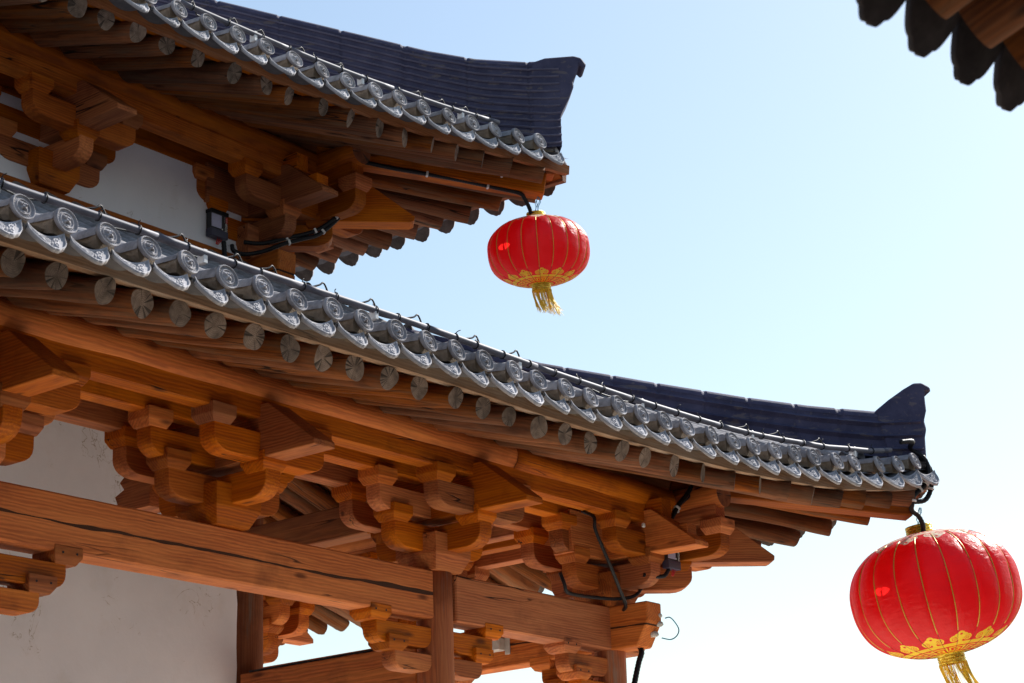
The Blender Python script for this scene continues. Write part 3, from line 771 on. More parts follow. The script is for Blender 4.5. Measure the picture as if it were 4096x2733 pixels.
plate('ridge_end', [(1.84, 6.56), (1.93, 6.66), (2.04, 6.765), (2.115, 6.825), (2.17, 6.828), (2.222, 6.785), (2.225, 6.735), (2.19, 6.765), (2.18, 6.70), (2.182, 6.56), (2.16, 6.46), (2.17, 6.38), (2.155, 6.30), (2.15, 6.10), (1.9, 6.10)], 0.24, LO)
plate('ridge_end', [(1.9, 6.80), (2.0, 6.855), (2.20, 6.885), (2.25, 6.865), (2.285, 6.79), (2.262, 6.755), (2.235, 6.80), (2.21, 6.68), (2.185, 6.62), (2.19, 6.56), (2.15, 6.42), (2.10, 6.28), (2.064, 6.145), (2.075, 6.06), (2.055, 5.99), (2.0, 5.93), (1.9, 5.95)], 0.245, UO)

# walls
def wall(name, x0, x1, y, z0, z1, th=0.1, rag=None):
    n = 40; v = []; f = []
    for i in range(n + 1):
        z = z0 + (z1 - z0) * i / n; xe = x1 + (0 if rag is None else rag * noise.noise(Vector((z * 9, 0.3, 2))) + rag * 0.7 * noise.noise(Vector((z * 31, 5.3, 2))))
        v += [(x0, 0, z), (xe, 0, z), (xe, th, z), (x0, th, z)]
    for i in range(n):
        for k in range(4): f.append((i * 4 + k, i * 4 + (k + 1) % 4, i * 4 + 4 + (k + 1) % 4, i * 4 + 4 + k))
    return put(name, mesh(name, v, f, PLASTER), Matrix.Translation((0, y, 0)), tower)
mirror(wall('wall', -10.9, -2.455, 2.15, 0.0, 7.4, 0.16, 0.02))
wall('wall', -7.8, -2.40, 2.19, 8.0, 8.86, 0.06)
# tie beams from the inner posts to the outer columns
for y0 in (0,):
    mirror(bar('tie_beam', (-2.36, 0.5, 5.32), (-2.36, 2.1, 5.32), 0.2, 0.27, TIMBER, tower, 0.01))
    mirror(bar('tie_beam', (-2.36, 0.12, 4.03), (-2.36, 2.1, 4.03), 0.2, 0.34, TIMBER, tower, 0.01))
mirror(bar('tie_beam', (-6.9, 0.12, 4.03), (-6.9, 2.1, 4.03), 0.2, 0.34, TIMBER, tower, 0.01))

# small stepped brackets under the head beams, against the columns
def knee(cx, side, ends=(0.70, 0.53)):
    e1, e2 = ends
    pr = [(x + 0, z) for x, z in gong(e1, 4.132, 4.297, -0.13, 0.10)]
    rt = put('knee_bracket', prism('knee_bracket', pr, 0.15, TIMBER), frame((cx, 0, 0), (side, 0, 0)), tower)
    def add(nm, me, M): put(nm, me, M, rt)
    add('bracket_arm', prism('bracket_arm', gong(e2, 3.945, 4.085, -0.13, 0.10), 0.148, TIMBER), frame((cx, 0, 0), (side, 0, 0)))
    add('bearing_block', dou(0.232, 0.118), frame((cx + side * (e1 - 0.015), 0, 4.29), ALONG))
    add('bearing_block', dou(0.225, 0.115), frame((cx + side * (e2 - 0.005), 0, 4.08), ALONG))
    pegs_v, pegs_f = [], []
    for xx in (e1 - 0.065, e1 + 0.05): tube([(cx + side * xx, -0.119, 4.362), (cx + side * xx, -0.108, 4.362)], 0.008, 8, True, base=(pegs_v, pegs_f))
    for xx in (e2 - 0.06, e2 + 0.055): tube([(cx + side * xx, -0.1155, 4.148), (cx + side * xx, -0.104, 4.148)], 0.008, 8, True, base=(pegs_v, pegs_f))
    add('peg', mesh('peg', pegs_v, pegs_f, BLACKP), ID.copy())
    return rt
for cx, sd, en in ((0, -1, (0.70, 0.53)), (-2.36, -1, (0.77, 0.56)), (-2.36, 1, (0.63, 0.49)), (-6.9, 1, (0.79, 0.585)), (-6.9, -1, (0.7, 0.53))):
    mirror_tree(knee(cx, sd, en))

# ---------------------------------------------------------------- lanterns
def se(t, n):  # superellipse point, t = latitude -pi/2..pi/2
    c, s = math.cos(t), math.sin(t)
    return abs(c) ** (2 / n), math.copysign(abs(s) ** (2 / n), s)
def print_mask(A, S):
    """yellow print round the mouth: A = angle array, S = radius fraction of the lantern (0.18 cap .. 0.75)"""
    m = np.zeros(A.shape, bool)
    u = (A / (2 * PI) * 12) % 1.0; x = u * 2 - 1; y = (S - 0.545) / 0.185
    sc = 1.0
    def circ(cx, cy, r): return (x - cx) ** 2 + (y - cy) ** 2 * sc < r * r
    cl = circ(0, 0.80, 0.24) | circ(0.27, 0.66, 0.2) | circ(-0.27, 0.66, 0.2) | circ(0.5, 0.42, 0.30) | circ(-0.5, 0.42, 0.30) | ((abs(x) < 0.3) & (y > 0.25) & (y < 0.75)) | ((abs(x) < 0.14 + 0.5 * np.clip(0.15 - y, 0, 1)) & (y > -0.1) & (y < 0.3))
    cl &= ~circ(0, 0.80, 0.085)
    for sg in (1, -1):
        dx = (x - sg * 0.48) * sg; dy = y - 0.38; r = np.hypot(dx, dy); a = np.arctan2(dy, dx)
        ph = (r / 0.115 + a / (2 * PI)) % 1.0
        cl &= ~((ph < 0.36) & (r < 0.235) & (r > 0.03))
    cl &= (y > -0.05)
    m |= cl
    m |= (S > 0.470 + 0.006 * np.cos(A * 24)) & (S < 0.548)
    m |= (S < 0.245)
    # key fret
    u = (A / (2 * PI) * 12) % 1.0; w = (S - 0.285) / 0.155; th = 0.085
    ok = (w > 0) & (w < 1)
    P = [(-0.2, 0.92), (0.06, 0.92), (0.06, 0.10), (0.62, 0.10), (0.62, 0.62), (0.34, 0.62), (0.34, 0.36)]
    P2 = [(0.06, 0.92), (0.86, 0.92), (0.86, 0.10), (1.06, 0.10)]
    k = np.zeros(A.shape, bool)
    for Q in (P, P2):
        for (x0, y0), (x1, y1) in zip(Q, Q[1:]):
            k |= (u > min(x0, x1) - th * 0.75) & (u < max(x0, x1) + th * 0.75) & (w > min(y0, y1) - th) & (w < max(y0, y1) + th)
    m |= k & ok
    return m
def lantern(cen, a, c, rcap, hcap, axis, label, tas_len, wind, topscale=1.0, seed=1, tasfall=(0, 0, -1)):
    n = 2.35; NA = 720
    root = empty('red_lantern', cen, label, 'lantern', 'red palace lanterns under the eave corners')
    A3 = Vector(axis).normalized(); X3 = Vector((1, 0, 0)); X3 = (X3 - A3 * X3.dot(A3)).normalized()
    M = Matrix.Identity(4); Y3 = A3.cross(X3)
    for i in range(3): M[i][0] = X3[i]; M[i][1] = Y3[i]; M[i][2] = A3[i]
    M.translation = cen
    kc = rcap / a
    # latitude samples: dense where printed
    def lat_for(rf):  # radius fraction -> latitude
        return math.acos(min(1, rf ** (n / 2)))
    rfs = list(np.linspace(kc, 0.75, 96))
    lats = [-lat_for(r) for r in rfs]
    l0 = lat_for(0.75)
    lats += list(np.linspace(-l0, l0, 40))[1:-1] + [lat_for(r) for r in rfs[::-1]]
    lats = np.array(lats); ang = np.arange(NA) * 2 * PI / NA
    rf = np.cos(lats) ** (2 / n); zf = np.sign(np.sin(lats)) * np.abs(np.sin(lats)) ** (2 / n)
    AA, RF = np.meshgrid(ang, rf); _, ZF = np.meshgrid(ang, zf)
    gore = 1 - 0.026 * (1 - np.abs(np.sin(AA * 10))) ** 2 * RF
    rs = np.random.RandomState(seed)
    wr = 1 + 0.004 * np.sin(AA * 7 + ZF * 5 + seed) + 0.003 * np.sin(AA * 13 - ZF * 9)
    VX = a * RF * gore * wr * np.cos(AA); VY = a * RF * gore * wr * np.sin(AA); VZ = c * ZF
    V = np.stack([VX, VY, VZ], -1).reshape(-1, 3)
    nl = len(lats); i = np.arange(nl - 1)[:, None]; k = np.arange(NA)[None, :]; k2 = (k + 1) % NA
    F = np.stack([i * NA + k, i * NA + k2, (i + 1) * NA + k2, (i + 1) * NA + k], -1).reshape(-1, 4)
    lm = (lats[:-1] + lats[1:]) / 2; AM, LM = np.meshgrid(ang + PI / NA, lm); SM = np.cos(LM) ** (2 / n)
    pm = print_mask(AM + 0.1, SM); mi = np.where(pm, np.where(LM < 0, 1, 2), 0).reshape(-1)
    me = bpy.data.meshes.new('silk_body'); me.from_pydata(V.tolist(), [], F.tolist())
    for m_ in (RED, YEL, PALEGOLD): me.materials.append(m_)
    me.polygons.foreach_set('material_index', mi.astype(np.int32)); me.polygons.foreach_set('use_smooth', np.ones(len(F), bool)); me.update()
    put('silk_body', me, M, root)
    # gold piping on the seams (upper and middle part), thin dark seams through the print
    for q in range(20):
        an = q * PI / 10; pts = []
        for t in np.linspace(-lat_for(0.76), lat_for(0.62), 26):
            r_, z_ = math.cos(t) ** (2 / n), math.copysign(abs(math.sin(t)) ** (2 / n), t)
            rr = a * r_ * (1 - 0.026 * r_) + 0.002
            pts.append((rr * math.cos(an), rr * math.sin(an), c * z_))
        v, f = tube(pts, 0.0042 * a / 0.6, 6)
        put('rib', mesh('rib', v, f, SEAM, None, True), M, root)
    v, f = [], []
    for q in range(20):
        an = q * PI / 10; pts = []
        for t in np.linspace(-lat_for(kc + 0.02), -lat_for(0.76), 26):
            r_, z_ = math.cos(t) ** (2 / n), math.copysign(abs(math.sin(t)) ** (2 / n), t)
            rr = a * r_ * (1 - 0.026 * r_) + 0.0005
            pts.append((rr * math.cos(an), rr * math.sin(an), c * z_ - 0.0005))
        tube(pts, 0.0018, 5, False, 0, (v, f))
    put('seam_stitching', mesh('seam_stitching', v, f, SEAMD, None, True), M, root)
    # foil collars, open rings with crinkled bands
    zc = c * (1 - kc ** n) ** (1 / n)
    for sg, nm in ((1, 'top_collar'), (-1, 'bottom_collar')):
        v = []; f = []; na = 56; nz = 18
        for j in range(nz + 1):
            t = j / nz; z = sg * (zc - 0.012 + (hcap + 0.012) * t)
            for q in range(na):
                an = 2 * PI * q / na
                r = rcap * (1.02 + 0.05 * abs(math.sin(t * PI * 4)) + 0.035 * noise.noise(Vector((math.cos(an) * 6, math.sin(an) * 6, t * 9 + seed))))
                v.append((r * math.cos(an), r * math.sin(an), z))
        for j in range(nz):
            for q in range(na): f.append((j * na + q, j * na + (q + 1) % na, (j + 1) * na + (q + 1) % na, (j + 1) * na + q))
        o = put(nm, mesh(nm, v, f, FOIL), M, root)
    # cross bar in the mouth and the lamp holder below it
    v, f = tube([(-rcap, 0, zc + hcap * 0.5), (0, 0, zc + hcap * 0.55), (rcap, 0, zc + hcap * 0.5)], 0.004, 6)
    tube([(0, 0, zc + hcap * 0.5), (0, 0, zc - 0.16)], 0.012, 8, True, 0, (v, f))
    put('lamp_holder', mesh('lamp_holder', v, f, BLACKP, None, True), M, root)
    # tassel: fine gold threads in clumps, blown sideways
    v, f = [], []; R = random.Random(seed); MI = M.inverted().to_3x3(); wl = MI @ Vector(wind); dn = MI @ Vector(tasfall).normalized()
    ncl = 8; cl = [(2 * PI * (q + R.uniform(-.3, .3)) / ncl, R.uniform(0.75, 1.0), R.uniform(0.2, 1.0)) for q in range(ncl)]
    for q in range(190):
        an = R.uniform(0, 2 * PI); ca = min(cl, key=lambda e: abs((e[0] - an + PI) % (2 * PI) - PI))
        p0 = Vector((rcap * 1.03 * math.cos(an), rcap * 1.03 * math.sin(an), -zc - hcap * 0.93))
        L = tas_len * ca[1] * R.uniform(0.72, 1.05); pc = Vector((rcap * math.cos(ca[0]), rcap * math.sin(ca[0]), -zc - hcap * 0.93))
        pts = []; j1, j2 = Vector((R.gauss(0, 1), R.gauss(0, 1), 0)) * rcap * 0.16, R.uniform(0, 6)
        for s in range(9):
            t = s / 8; g = min(1, t * 1.9); base = p0.lerp(pc, g * 0.62)
            fr = max(0, t - 0.55) * 2.2
            pts.append(base + dn * L * t + wl * (t ** 1.5) * L * (0.35 + 0.65 * ca[2]) + j1 * (0.25 + fr) + Vector((math.sin(t * 9 + j2), math.cos(t * 8 + j2), 0)) * 0.02 * rcap * 4 * t)
        tube(pts, 0.0019 * (a / 0.6) ** 0.5, 4, False, 0, (v, f))
    put('tassel', mesh('tassel', v, f, THREAD, None, True), M, root)
    return root, M, zc + hcap
# the camera-right horizontal direction is (0.62, -0.78); the lower lantern swings that way in the wind
CR = Vector((0.62, -0.785, 0))
LC = Vector((2.30, -2.065, 4.885)); AX1 = (Vector((0, 0, 1)) - CR * 0.155 + Vector((-0.8, -0.6, 0)) * 0.03)
l1, M1, top1 = lantern(LC, 0.775, 0.565, 0.118, 0.085, AX1, 'larger red silk lantern, tilted by the wind, hanging from the tip of the lower eave', 0.46, CR * 0.42 + Vector((0, 0, 0)), seed=4, tasfall=-(Vector(AX1)) )
UC = Vector((-0.255, 0.400, 8.19)); AX2 = (Vector((0, 0, 1)) - CR * 0.035 + Vector((-0.8, -0.6, 0)) * 0.11)
l2, M2, top2 = lantern(UC, 0.486, 0.325, 0.086, 0.058, AX2, 'smaller red silk lantern hanging upright from the tip of the upper eave', 0.27, CR * 0.42, seed=9)
def hang(name, M, top, hook, root, r=0.0035):
    v, f = [], []; T = M @ Vector((0, 0, top - 0.03)); H = Vector(hook)
    for k in range(4):
        o = Vector((math.cos(k * 1.6), math.sin(k * 1.6), 0)) * 0.022
        m = (T + H) / 2 + o * (1.3 if k % 2 else -0.9)
        P = catmull([T + o, T.lerp(H, 0.3) + o * 0.6, m, T.lerp(H, 0.75) - o * 0.7, H - o * 0.4], 6); tube(P, r, 5, True, 0, (v, f))
    put(name, mesh(name, v, f, BLUEW, None, True), Matrix.Identity(4), root)
hang('hanging_wire', M1, top1, (2.10, -2.10, 5.66), l1)
hang('hanging_wire', M2, top2, (-0.31, 0.31, 8.80), l2)

# ---------------------------------------------------------------- light tubes clipped along the eaves
def light_tube(O, fd, x0, x1, dy, dz, label, nclip, seed):
    O = Vector(O); R = random.Random(seed); n = int((x1 - x0) / 0.12)
    P = [O + Vector((x, fd(x)[0] + dy, fd(x)[1] + dz)) for x in [x0 + (x1 - x0) * i / n for i in range(n + 1)]]
    root = empty('light_tube', P[-1], label, 'light tube', 'grey light tubes along the eaves')
    seglen = int(1.2 / 0.12)
    for i in range(0, n, seglen):
        Q = P[i:min(i + seglen + 1, n + 1)]
        if len(Q) < 2: continue
        v, f = tube(Q, 0.0225 + (0.0015 if (i // seglen) % 2 else 0), 14)
        put('tube_section', mesh('tube_section', v, f, METAL, None, True), ID.copy(), root)
    # black cable ties with sticking-out tails
    x = x0 + 0.1
    while x < x1 - 0.05:
        c = O + Vector((x, fd(x)[0] + dy, fd(x)[1] + dz)); v, f = [], []
        ring = [c + Vector((R.uniform(-.003, .003), 0.0285 * math.cos(a), 0.0285 * math.sin(a))) for a in [2 * PI * k / 14 for k in range(15)]]
        tube(ring, 0.0048, 6, True, 0, (v, f))
        if R.random() < 0.75:
            d = Vector((R.uniform(-0.02, 0.03), R.uniform(-0.03, 0.02), R.uniform(0.02, 0.04)))
            tube(catmull([c + Vector((0, 0, 0.028)), c + Vector((0, 0, 0.028)) + d * 0.6, c + Vector((0.012, 0, 0.028)) + d], 4), 0.0032, 5, True, 0, (v, f))
        put('cable_tie', mesh('cable_tie', v, f, BLACKP, None, True), ID.copy(), root)
        x += R.choice((0.22, 0.3, 0.3, 0.38))
    for q in range(nclip):
        x = x0 + (x1 - x0) * (q + 0.62) / nclip; c = O + Vector((x, fd(x)[0] + dy, fd(x)[1] + dz))
        put('clip', boxm('clip', 0.035, 0.06, 0.09, WHITEP, 0.004), frame(c + Vector((0, 0.012, -0.022)), ALONG), root)
    # thin feed wire looping behind the tube
    x = x0 + 0.15; v, f = [], []
    pts = []
    while x < x1:
        pts.append(O + Vector((x, fd(x)[0] + dy + 0.05, fd(x)[1] + dz + R.choice((-0.015, 0.0, 0.012, 0.02))))); x += 0.16
        if R.random() < 0.22:
            b = O + Vector((x, fd(x)[0] + dy + 0.03, fd(x)[1] + dz)); pts += [b + Vector((0.0, 0, 0.055)), b + Vector((0.05, 0, 0.085)), b + Vector((0.085, 0, 0.045)), b + Vector((0.1, 0, 0.0))]; x += 0.14
    tube(catmull(pts, 6), 0.0065, 6, True, 0, (v, f))
    put('feed_wire', mesh('feed_wire', v, f, BLACKP, None, True), ID.copy(), root)
    return P
fdL = interp(LDx); fdU = interp(UDx)
light_tube(LO, fdL, -10.6, 1.60, 0.09, 0.135, 'long grey light tube fixed above the tile ends of the lower eave', 8, 2)
light_tube(UO, fdU, -5.0, 1.18, 0.09, 0.125, 'grey light tube fixed above the tile ends of the upper eave', 5, 3)

# ---------------------------------------------------------------- driver boxes
def text_mesh(body, size, mat, M, root, name='lettering', width=1.0):
    cu = bpy.data.curves.new(name, 'FONT'); cu.body = body; cu.size = size; cu.extrude = 0.0006; cu.space_character = width
    o = bpy.data.objects.new(name, cu); COL.objects.link(o)
    me = bpy.data.meshes.new_from_object(o); bpy.data.objects.remove(o); bpy.data.curves.remove(cu)
    me.materials.clear(); me.materials.append(mat)
    return put(name, me, M, root)
def driver_box(org, xd, w, h, d, label):
    """org = centre of the front face; xd = its horizontal direction; writing runs downwards along the right side"""
    F = frame(org, xd); root = put('driver_box', None, F, None, label, 'power supply', 'black driver boxes on the brackets')
    # local axes: x along the face, y into the wall, z up
    body = boxm('box_body', w, d, h, DARKBOX, 0.006); put('box_body', body, F @ Matrix.Translation((0, d / 2, 0)), root)
    put('end_cap', boxm('end_cap', w + 0.012, d + 0.012, 0.035, BLACKP, 0.005), F @ Matrix.Translation((0, d / 2 - 0.003, h / 2)), root)
    put('base_strip', boxm('base_strip', w + 0.002, d + 0.006, 0.075, BASEPL, 0.004), F @ Matrix.Translation((0.0, d / 2 - 0.003, -h / 2 + 0.02)), root)
    put('face_plate', boxm('face_plate', w * 0.58, 0.008, h - 0.10, PANEL, 0.001), F @ Matrix.Translation((-w * 0.19, -0.002, 0.02)), root)
    R90 = Matrix.Rotation(PI / 2, 4, 'X') @ Matrix.Rotation(-PI / 2, 4, 'Z')
    def txt(body_, size, mat, x, z, wd=1.0): text_mesh(body_, size, mat, F @ Matrix.Translation((x, -0.0012, z)) @ R90, root, 'lettering', wd)
    put('red_label', boxm('red_label', 0.022, 0.002, h * 0.27, REDW, 0), F @ Matrix.Translation((w * 0.42, -0.0008, h * 0.24)), root)
    txt('LEDPower', 0.020, WHITEINK, w * 0.42 - 0.007, h * 0.37)
    txt('LED/RPS', 0.026, WHITEINK, w * 0.42 - 0.009, h * 0.09)
    txt('RPS POWER', 0.017, WHITEINK, w * 0.32, h * 0.10)
    txt('0', 0.034, WHITEINK, w * 0.42 - 0.012, -h * 0.26)
    v, f = [], []
    for k in range(5): v_, f_ = tube([(w * 0.31, -0.001, h * (0.36 - 0.05 * k)), (w * 0.31, -0.001, h * (0.348 - 0.05 * k))], 0.003, 6, True, 0, (v, f))
    tube([(w * 0.16, -0.001, -h * 0.17), (w * 0.16, -0.001, -h * 0.22)], 0.006, 6, True, 0, (v, f))
    put('printed_marks', mesh('printed_marks', v, f, WHITEINK), F, root)
    v, f = [], []
    for k in range(3): tube(catmull([(0.02 + 0.025 * k, d * 0.5, -h / 2), (0.0 + 0.02 * k, d * 0.45, -h / 2 - 0.04), (-0.01 + 0.01 * k, d * 0.45, -h / 2 - 0.075)], 5), 0.005, 6, True, 0, (v, f))
    put('wire_tail', mesh('wire_tail', v, f, REDW, None, True), F, root)
    return F
driver_box((-2.74, 2.115, 8.225), ALONG, 0.205, 0.225, 0.07, 'black driver box with grey face plate on white wall of the upper storey')
driver_box((0.215, -0.605, 5.20), ALONG, 0.19, 0.25, 0.066, 'black driver box with grey plate under the corner beak of the lower eave')

# ---------------------------------------------------------------- black conduits and wires
G = 'black corrugated conduits'
cable('conduit', [(0.17, -0.57, 5.08), (0.165, -0.565, 5.04), (0.12, -0.55, 4.99), (0.02, -0.52, 4.975), (-0.08, -0.47, 4.985)], 0.017, BLACKP, 'short black conduit bending left out of the driver box under the lower corner beak', 'conduit', corr=0.12, group=G)
cable('conduit', [(-2.74, 2.06, 8.04), (-2.73, 2.06, 7.95), (-2.72, 2.05, 7.80), (-2.72, 2.02, 7.60)], 0.021, BLACKP, 'short black conduit dropping straight down from the driver box on the white wall', 'conduit', corr=0.12, group=G)
cable('conduit', [(-2.64, 2.06, 8.04), (-2.62, 2.05, 7.98), (-2.50, 2.02, 7.975), (-2.36, 1.93, 8.02), (-2.22, 1.82, 8.10), (-2.07, 1.72, 8.165), (-1.93, 1.66, 8.23), (-1.79, 1.57, 8.385), (-1.66, 1.54, 8.57), (-1.60, 1.54, 8.76), (-1.57, 1.53, 8.95)], 0.019, BLACKP, 'black conduit sweeping from the wall box up to the corner purlin of the upper eave', 'conduit', corr=0.12, group=G, clips=(0.35, 0.55, 0.75))
cable('conduit', [(-2.50, 2.05, 8.10), (-2.36, 1.95, 8.10), (-2.20, 1.82, 8.16), (-2.05, 1.71, 8.215), (-1.92, 1.64, 8.29), (-1.79, 1.55, 8.43), (-1.69, 1.52, 8.60), (-1.63, 1.52, 8.78)], 0.019, BLACKP, 'upper one of the black conduits bunched on the corner bracket of the upper storey', 'conduit', corr=0.12, group=G, clips=(0.3, 0.5, 0.68, 0.85))
P = [(-1.488, 1.488, 9.176), (-1.444, 1.444, 9.17), (-1.328, 1.328, 9.135), (-1.183, 1.183, 9.075), (-1.008, 1.008, 9.045), (-0.833, 0.833, 8.974), (-0.63, 0.63, 8.889), (-0.424, 0.424, 8.85), (-0.32, 0.32, 8.89), (-0.25, 0.25, 9.0)]
cable('conduit', [Vector(p) + Vector((-0.095, -0.095, 0.0)) for p in P], 0.019, BLACKP, 'wavy black conduit along the side of the upper corner beam, turning up at its tip', 'conduit', corr=0.12, group=G, clips=(0.03, 0.4, 0.72))
P = [(-1.49, 1.49, 8.984), (-1.301, 1.301, 8.934), (-1.098, 1.098, 8.893), (-0.865, 0.865, 8.84), (-0.632, 0.632, 8.777), (-0.457, 0.457, 8.727), (-0.42, 0.42, 8.68), (-0.39, 0.39, 8.60), (-0.375, 0.375, 8.53)]
cable('conduit', [Vector(p) + Vector((-0.09, -0.09, 0.0)) * max(0, 1 - i / 7) for i, p in enumerate(P)], 0.019, BLACKP, 'straight black conduit below the upper corner beam, feeding the smaller lantern', 'conduit', corr=0.12, group=G, clips=(0.35, 0.68))
cable('conduit', [(-0.80, -0.36, 5.46), (-0.828, -0.5, 5.38), (-0.813, -0.5, 5.274), (-0.706, -0.5, 5.112), (-0.561, -0.48, 4.951), (-0.381, -0.42, 4.82), (-0.22, -0.36, 4.72), (-0.1, -0.25, 4.70)], 0.0145, BLACKP, 'black conduit hanging in a curve across the lower corner brackets to the beam end', 'conduit', corr=0.12, group=G)
cable('conduit', [(-0.94, -0.2, 4.93), (-0.925, -0.23, 4.83), (-0.89, -0.22, 4.775), (-0.78, -0.2, 4.765), (-0.49, -0.2, 4.775), (-0.19, -0.25, 4.79), (0.02, -0.3, 4.84), (0.12, -0.32, 4.95), (0.17, -0.3, 5.1)], 0.015, BLACKP, 'black conduit lying on top of the right head beam below the corner brackets', 'conduit', corr=0.12, group=G)
cable('conduit', [(0.03, -0.30, 4.42), (0.0, -0.35, 4.33), (-0.051, -0.35, 4.238), (-0.134, -0.35, 4.049), (-0.2, -0.33, 3.8), (-0.2, -0.25, 3.4)], 0.024, BLACKP, 'black conduit dropping below the sawn beam end at the corner column', 'conduit', corr=0.12, group=G)
cable('conduit', [(0.43, -0.68, 5.80), (0.33, -0.72, 5.72), (0.218, -0.7, 5.637), (0.15, -0.68, 5.54), (0.10, -0.62, 5.45)], 0.022, BLACKP, 'left one of two black conduits crossing the round purlin near the lower corner', 'conduit', corr=0.12, group=G, clips=(0.7,))
cable('conduit', [(0.37, -0.74, 5.81), (0.26, -0.74, 5.70), (0.16, -0.72, 5.60), (0.09, -0.68, 5.47)], 0.020, BLACKP, 'right one of two black conduits crossing the round purlin near the lower corner', 'conduit', corr=0.12, group=G, clips=(0.7,))
P = [(1.70, -2.14, 6.17), (1.87, -2.17, 6.20), (2.045, -2.06, 6.19), (2.13, -2.14, 6.10), (2.158, -2.165, 5.97), (2.12, -2.13, 5.846), (2.0, -2.07, 5.735), (1.975, -2.06, 5.665), (2.0, -2.04, 5.608), (2.06, -2.075, 5.57), (2.10, -2.10, 5.50), (2.12, -2.10, 5.42)]
cable('conduit', [Vector(p) + Vector((-0.09, -0.075, 0)) * min(1, (11 - i) / 4) for i, p in enumerate(P)], 0.022, BLACKP, 'black conduit looping round the lower eave tip down into the larger lantern', 'conduit', corr=0.12, group=G, clips=(0.55, 0.62, 0.72))
P = [(2.09, -2.11, 6.14), (2.165, -2.18, 6.01), (2.172, -2.19, 5.887), (2.147, -2.16, 5.763), (2.10, -2.12, 5.70), (1.98, -2.06, 5.68)]
cable('conduit', [Vector(p) + Vector((-0.07, -0.055, 0)) for p in P], 0.022, BLACKP, 'second black conduit hugging the outermost edge of the lower eave tip', 'conduit', corr=0.12, group=G, clips=(0.55,))
cable('wire', [(0.131, -0.53, 4.62), (0.20, -0.53, 4.635), (0.267, -0.53, 4.61), (0.335, -0.53, 4.547), (0.30, -0.53, 4.485), (0.2, -0.53, 4.44), (0.077, -0.52, 4.44)], 0.0055, BLUEW, 'thin blue wire loop standing out from the sawn end of the corner beam', 'wire')
cable('wire', [(0.20, 0.8, 4.42), (0.228, 0.8, 4.369), (0.256, 0.8, 4.3), (0.33, 0.8, 4.227), (0.45, 0.8, 4.15)], 0.0055, BLUEW, 'thin blue wire hanging against the sky below the inner tie beam', 'wire')
cable('wire', [(-2.44, 2.0, 4.209), (-2.44, 1.5, 4.212), (-2.44, 1.25, 4.21), (-2.44, 0.9, 4.213), (-2.44, 0.3, 4.209)], 0.010, BLACKP, 'black cable lying along the top of the veranda tie beam', 'cable')
# insulators on the beam end
for (p, s, lb) in (((0.075, -0.49, 4.64), 0.026, 'round grey insulator at the upper edge of the sawn beam end'), ((0.075, -0.49, 4.565), 0.034, 'grey wedge shaped insulator in the middle of the sawn beam end'), ((0.04, -0.46, 4.475), 0.034, 'pale insulator on the lower slanting edge of the sawn beam end')):
    v, f = [], []; tube([Vector(p) + Vector((-0.02, 0.02, 0)), Vector(p) + Vector((0.012, -0.012, 0.004)), Vector(p) + Vector((0.013, -0.013, 0.004)), Vector(p) + Vector((0.025, -0.012, -0.006))], s * 0.75, 12, True, 0, (v, f))
    c = Vector(p); put('insulator', mesh('insulator', [q - c for q in map(Vector, v)], f, PORC, None, True), Matrix.Translation(c), None, lb, 'insulator', 'insulators on the corner beam end')
# white bracket box on the inner face of the side beam
r_ = empty('junction_box', (-0.17, 1.12, 4.56), 'small white junction box with mounting lugs on the inner tie beam', 'junction box')
put('box_body', boxm('box_body', 0.15, 0.10, 0.12, PORC, 0.008), frame((-0.17, 1.14, 4.57), (0, -1, 0)), r_)
put('mounting_plate', boxm('mounting_plate', 0.06, 0.012, 0.17, PORC, 0.004), frame((-0.125, 1.04, 4.56), (0, -1, 0)), r_)
# cable clip
put('cable_clip', boxm('cable_clip', 0.03, 0.03, 0.04, WHITEP, 0.008), frame((-0.17, -0.56, 5.40), ALONG), None, 'white plastic cable clip on the side of the corner beak', 'clip')

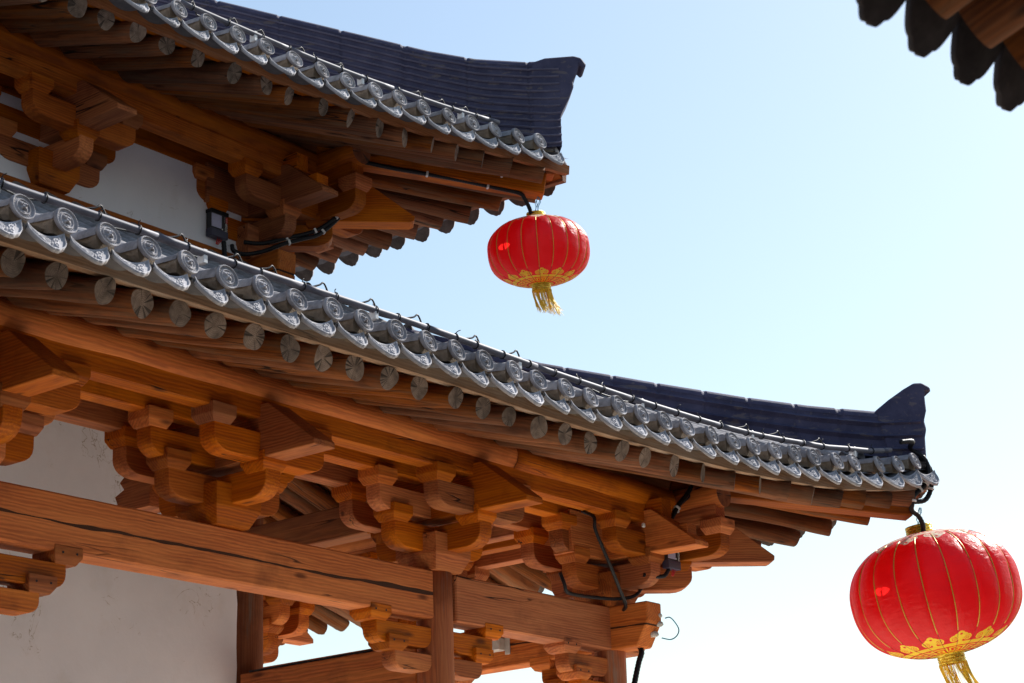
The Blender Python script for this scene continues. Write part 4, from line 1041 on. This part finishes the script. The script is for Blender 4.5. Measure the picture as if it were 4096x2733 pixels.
# ---------------------------------------------------------------- the near eave of the next building
near = empty('neighbour_house', (-4.0, -11.5, 0), 'neighbouring house with a dark tiled eave and round rafters, seen from below', 'house')
DRIP_DK = drip_mesh(0.185, 40, 0.150, 0.152, 0.016); DRIP_DK.materials.clear()
for m_ in (DARKTILE, PAN, DARKTILE): DRIP_DK.materials.append(m_)
NY, NZ = -7.93, 4.363
def flare(x): return 0.045 * max(0, x + 9.7)
for i in range(25):
    x = -11.045 + 0.303 * i
    z = NZ + flare(x)
    F = frame((x, NY + 0.03, z), (0, 1, -0.30))
    c = put('drip_tile', DRIP_DK, F, near)
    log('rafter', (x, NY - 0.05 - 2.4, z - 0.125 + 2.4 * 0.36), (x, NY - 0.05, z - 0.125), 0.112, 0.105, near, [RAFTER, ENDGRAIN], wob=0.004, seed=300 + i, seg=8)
    if i < 24: put('eave_tile', TILE_ME, frame((x + 0.151, NY + 0.02, z + 0.14), (0, 1, -0.2)), near)
v, f = [], []
for x in (-11.3, -3.5):
    for y in (NY - 0.1, NY - 2.6):
        for dz in (0.0, 0.05): v.append((x, y, NZ + flare(x) + 0.0 + (NY - 0.1 - y) * 0.36 + dz))
f = [(0, 2, 6, 4), (1, 5, 7, 3), (0, 4, 5, 1), (2, 3, 7, 6), (0, 1, 3, 2), (4, 6, 7, 5)]
put('roof_boarding', mesh('roof_boarding', v, f, RAFTER), ID.copy(), near)
put('wall', boxm('wall', 7.0, 1.4, 3.9, PLASTER, 0.02), frame((-7.3, -15.0, 1.95), ALONG), near)
v = [(-11.3, NY - 0.1, NZ + 0.12), (-3.45, NY - 0.1, NZ + 0.40), (-3.45, -12.2, 6.5), (-11.3, -12.2, 6.3), (-3.45, -16.2, NZ + 0.4), (-11.3, -16.2, NZ + 0.1)]
v = v + [(a, b, c - 0.06) for a, b, c in v]
f = [(0, 1, 2, 3), (3, 2, 4, 5), (6, 9, 8, 7), (9, 11, 10, 8), (0, 6, 7, 1), (5, 4, 10, 11), (1, 7, 8, 2), (2, 8, 10, 4), (0, 3, 9, 6), (3, 5, 11, 9)]
put('tiled_roof', mesh('tiled_roof', v, f, PAN), ID.copy(), near)
# unseen blocks added against sky light, behind and past the courtyard on the left
put('rear_sky_block', boxm('rear_sky_block', 20.0, 3.0, 10.0, DARKTILE, 0.02), frame((-2.0, -18.2, 5.0), ALONG), near)
put('side_sky_block', boxm('side_sky_block', 4.0, 26.0, 9.5, DARKTILE, 0.02), frame((-23.0, -3.0, 4.75), ALONG), near)
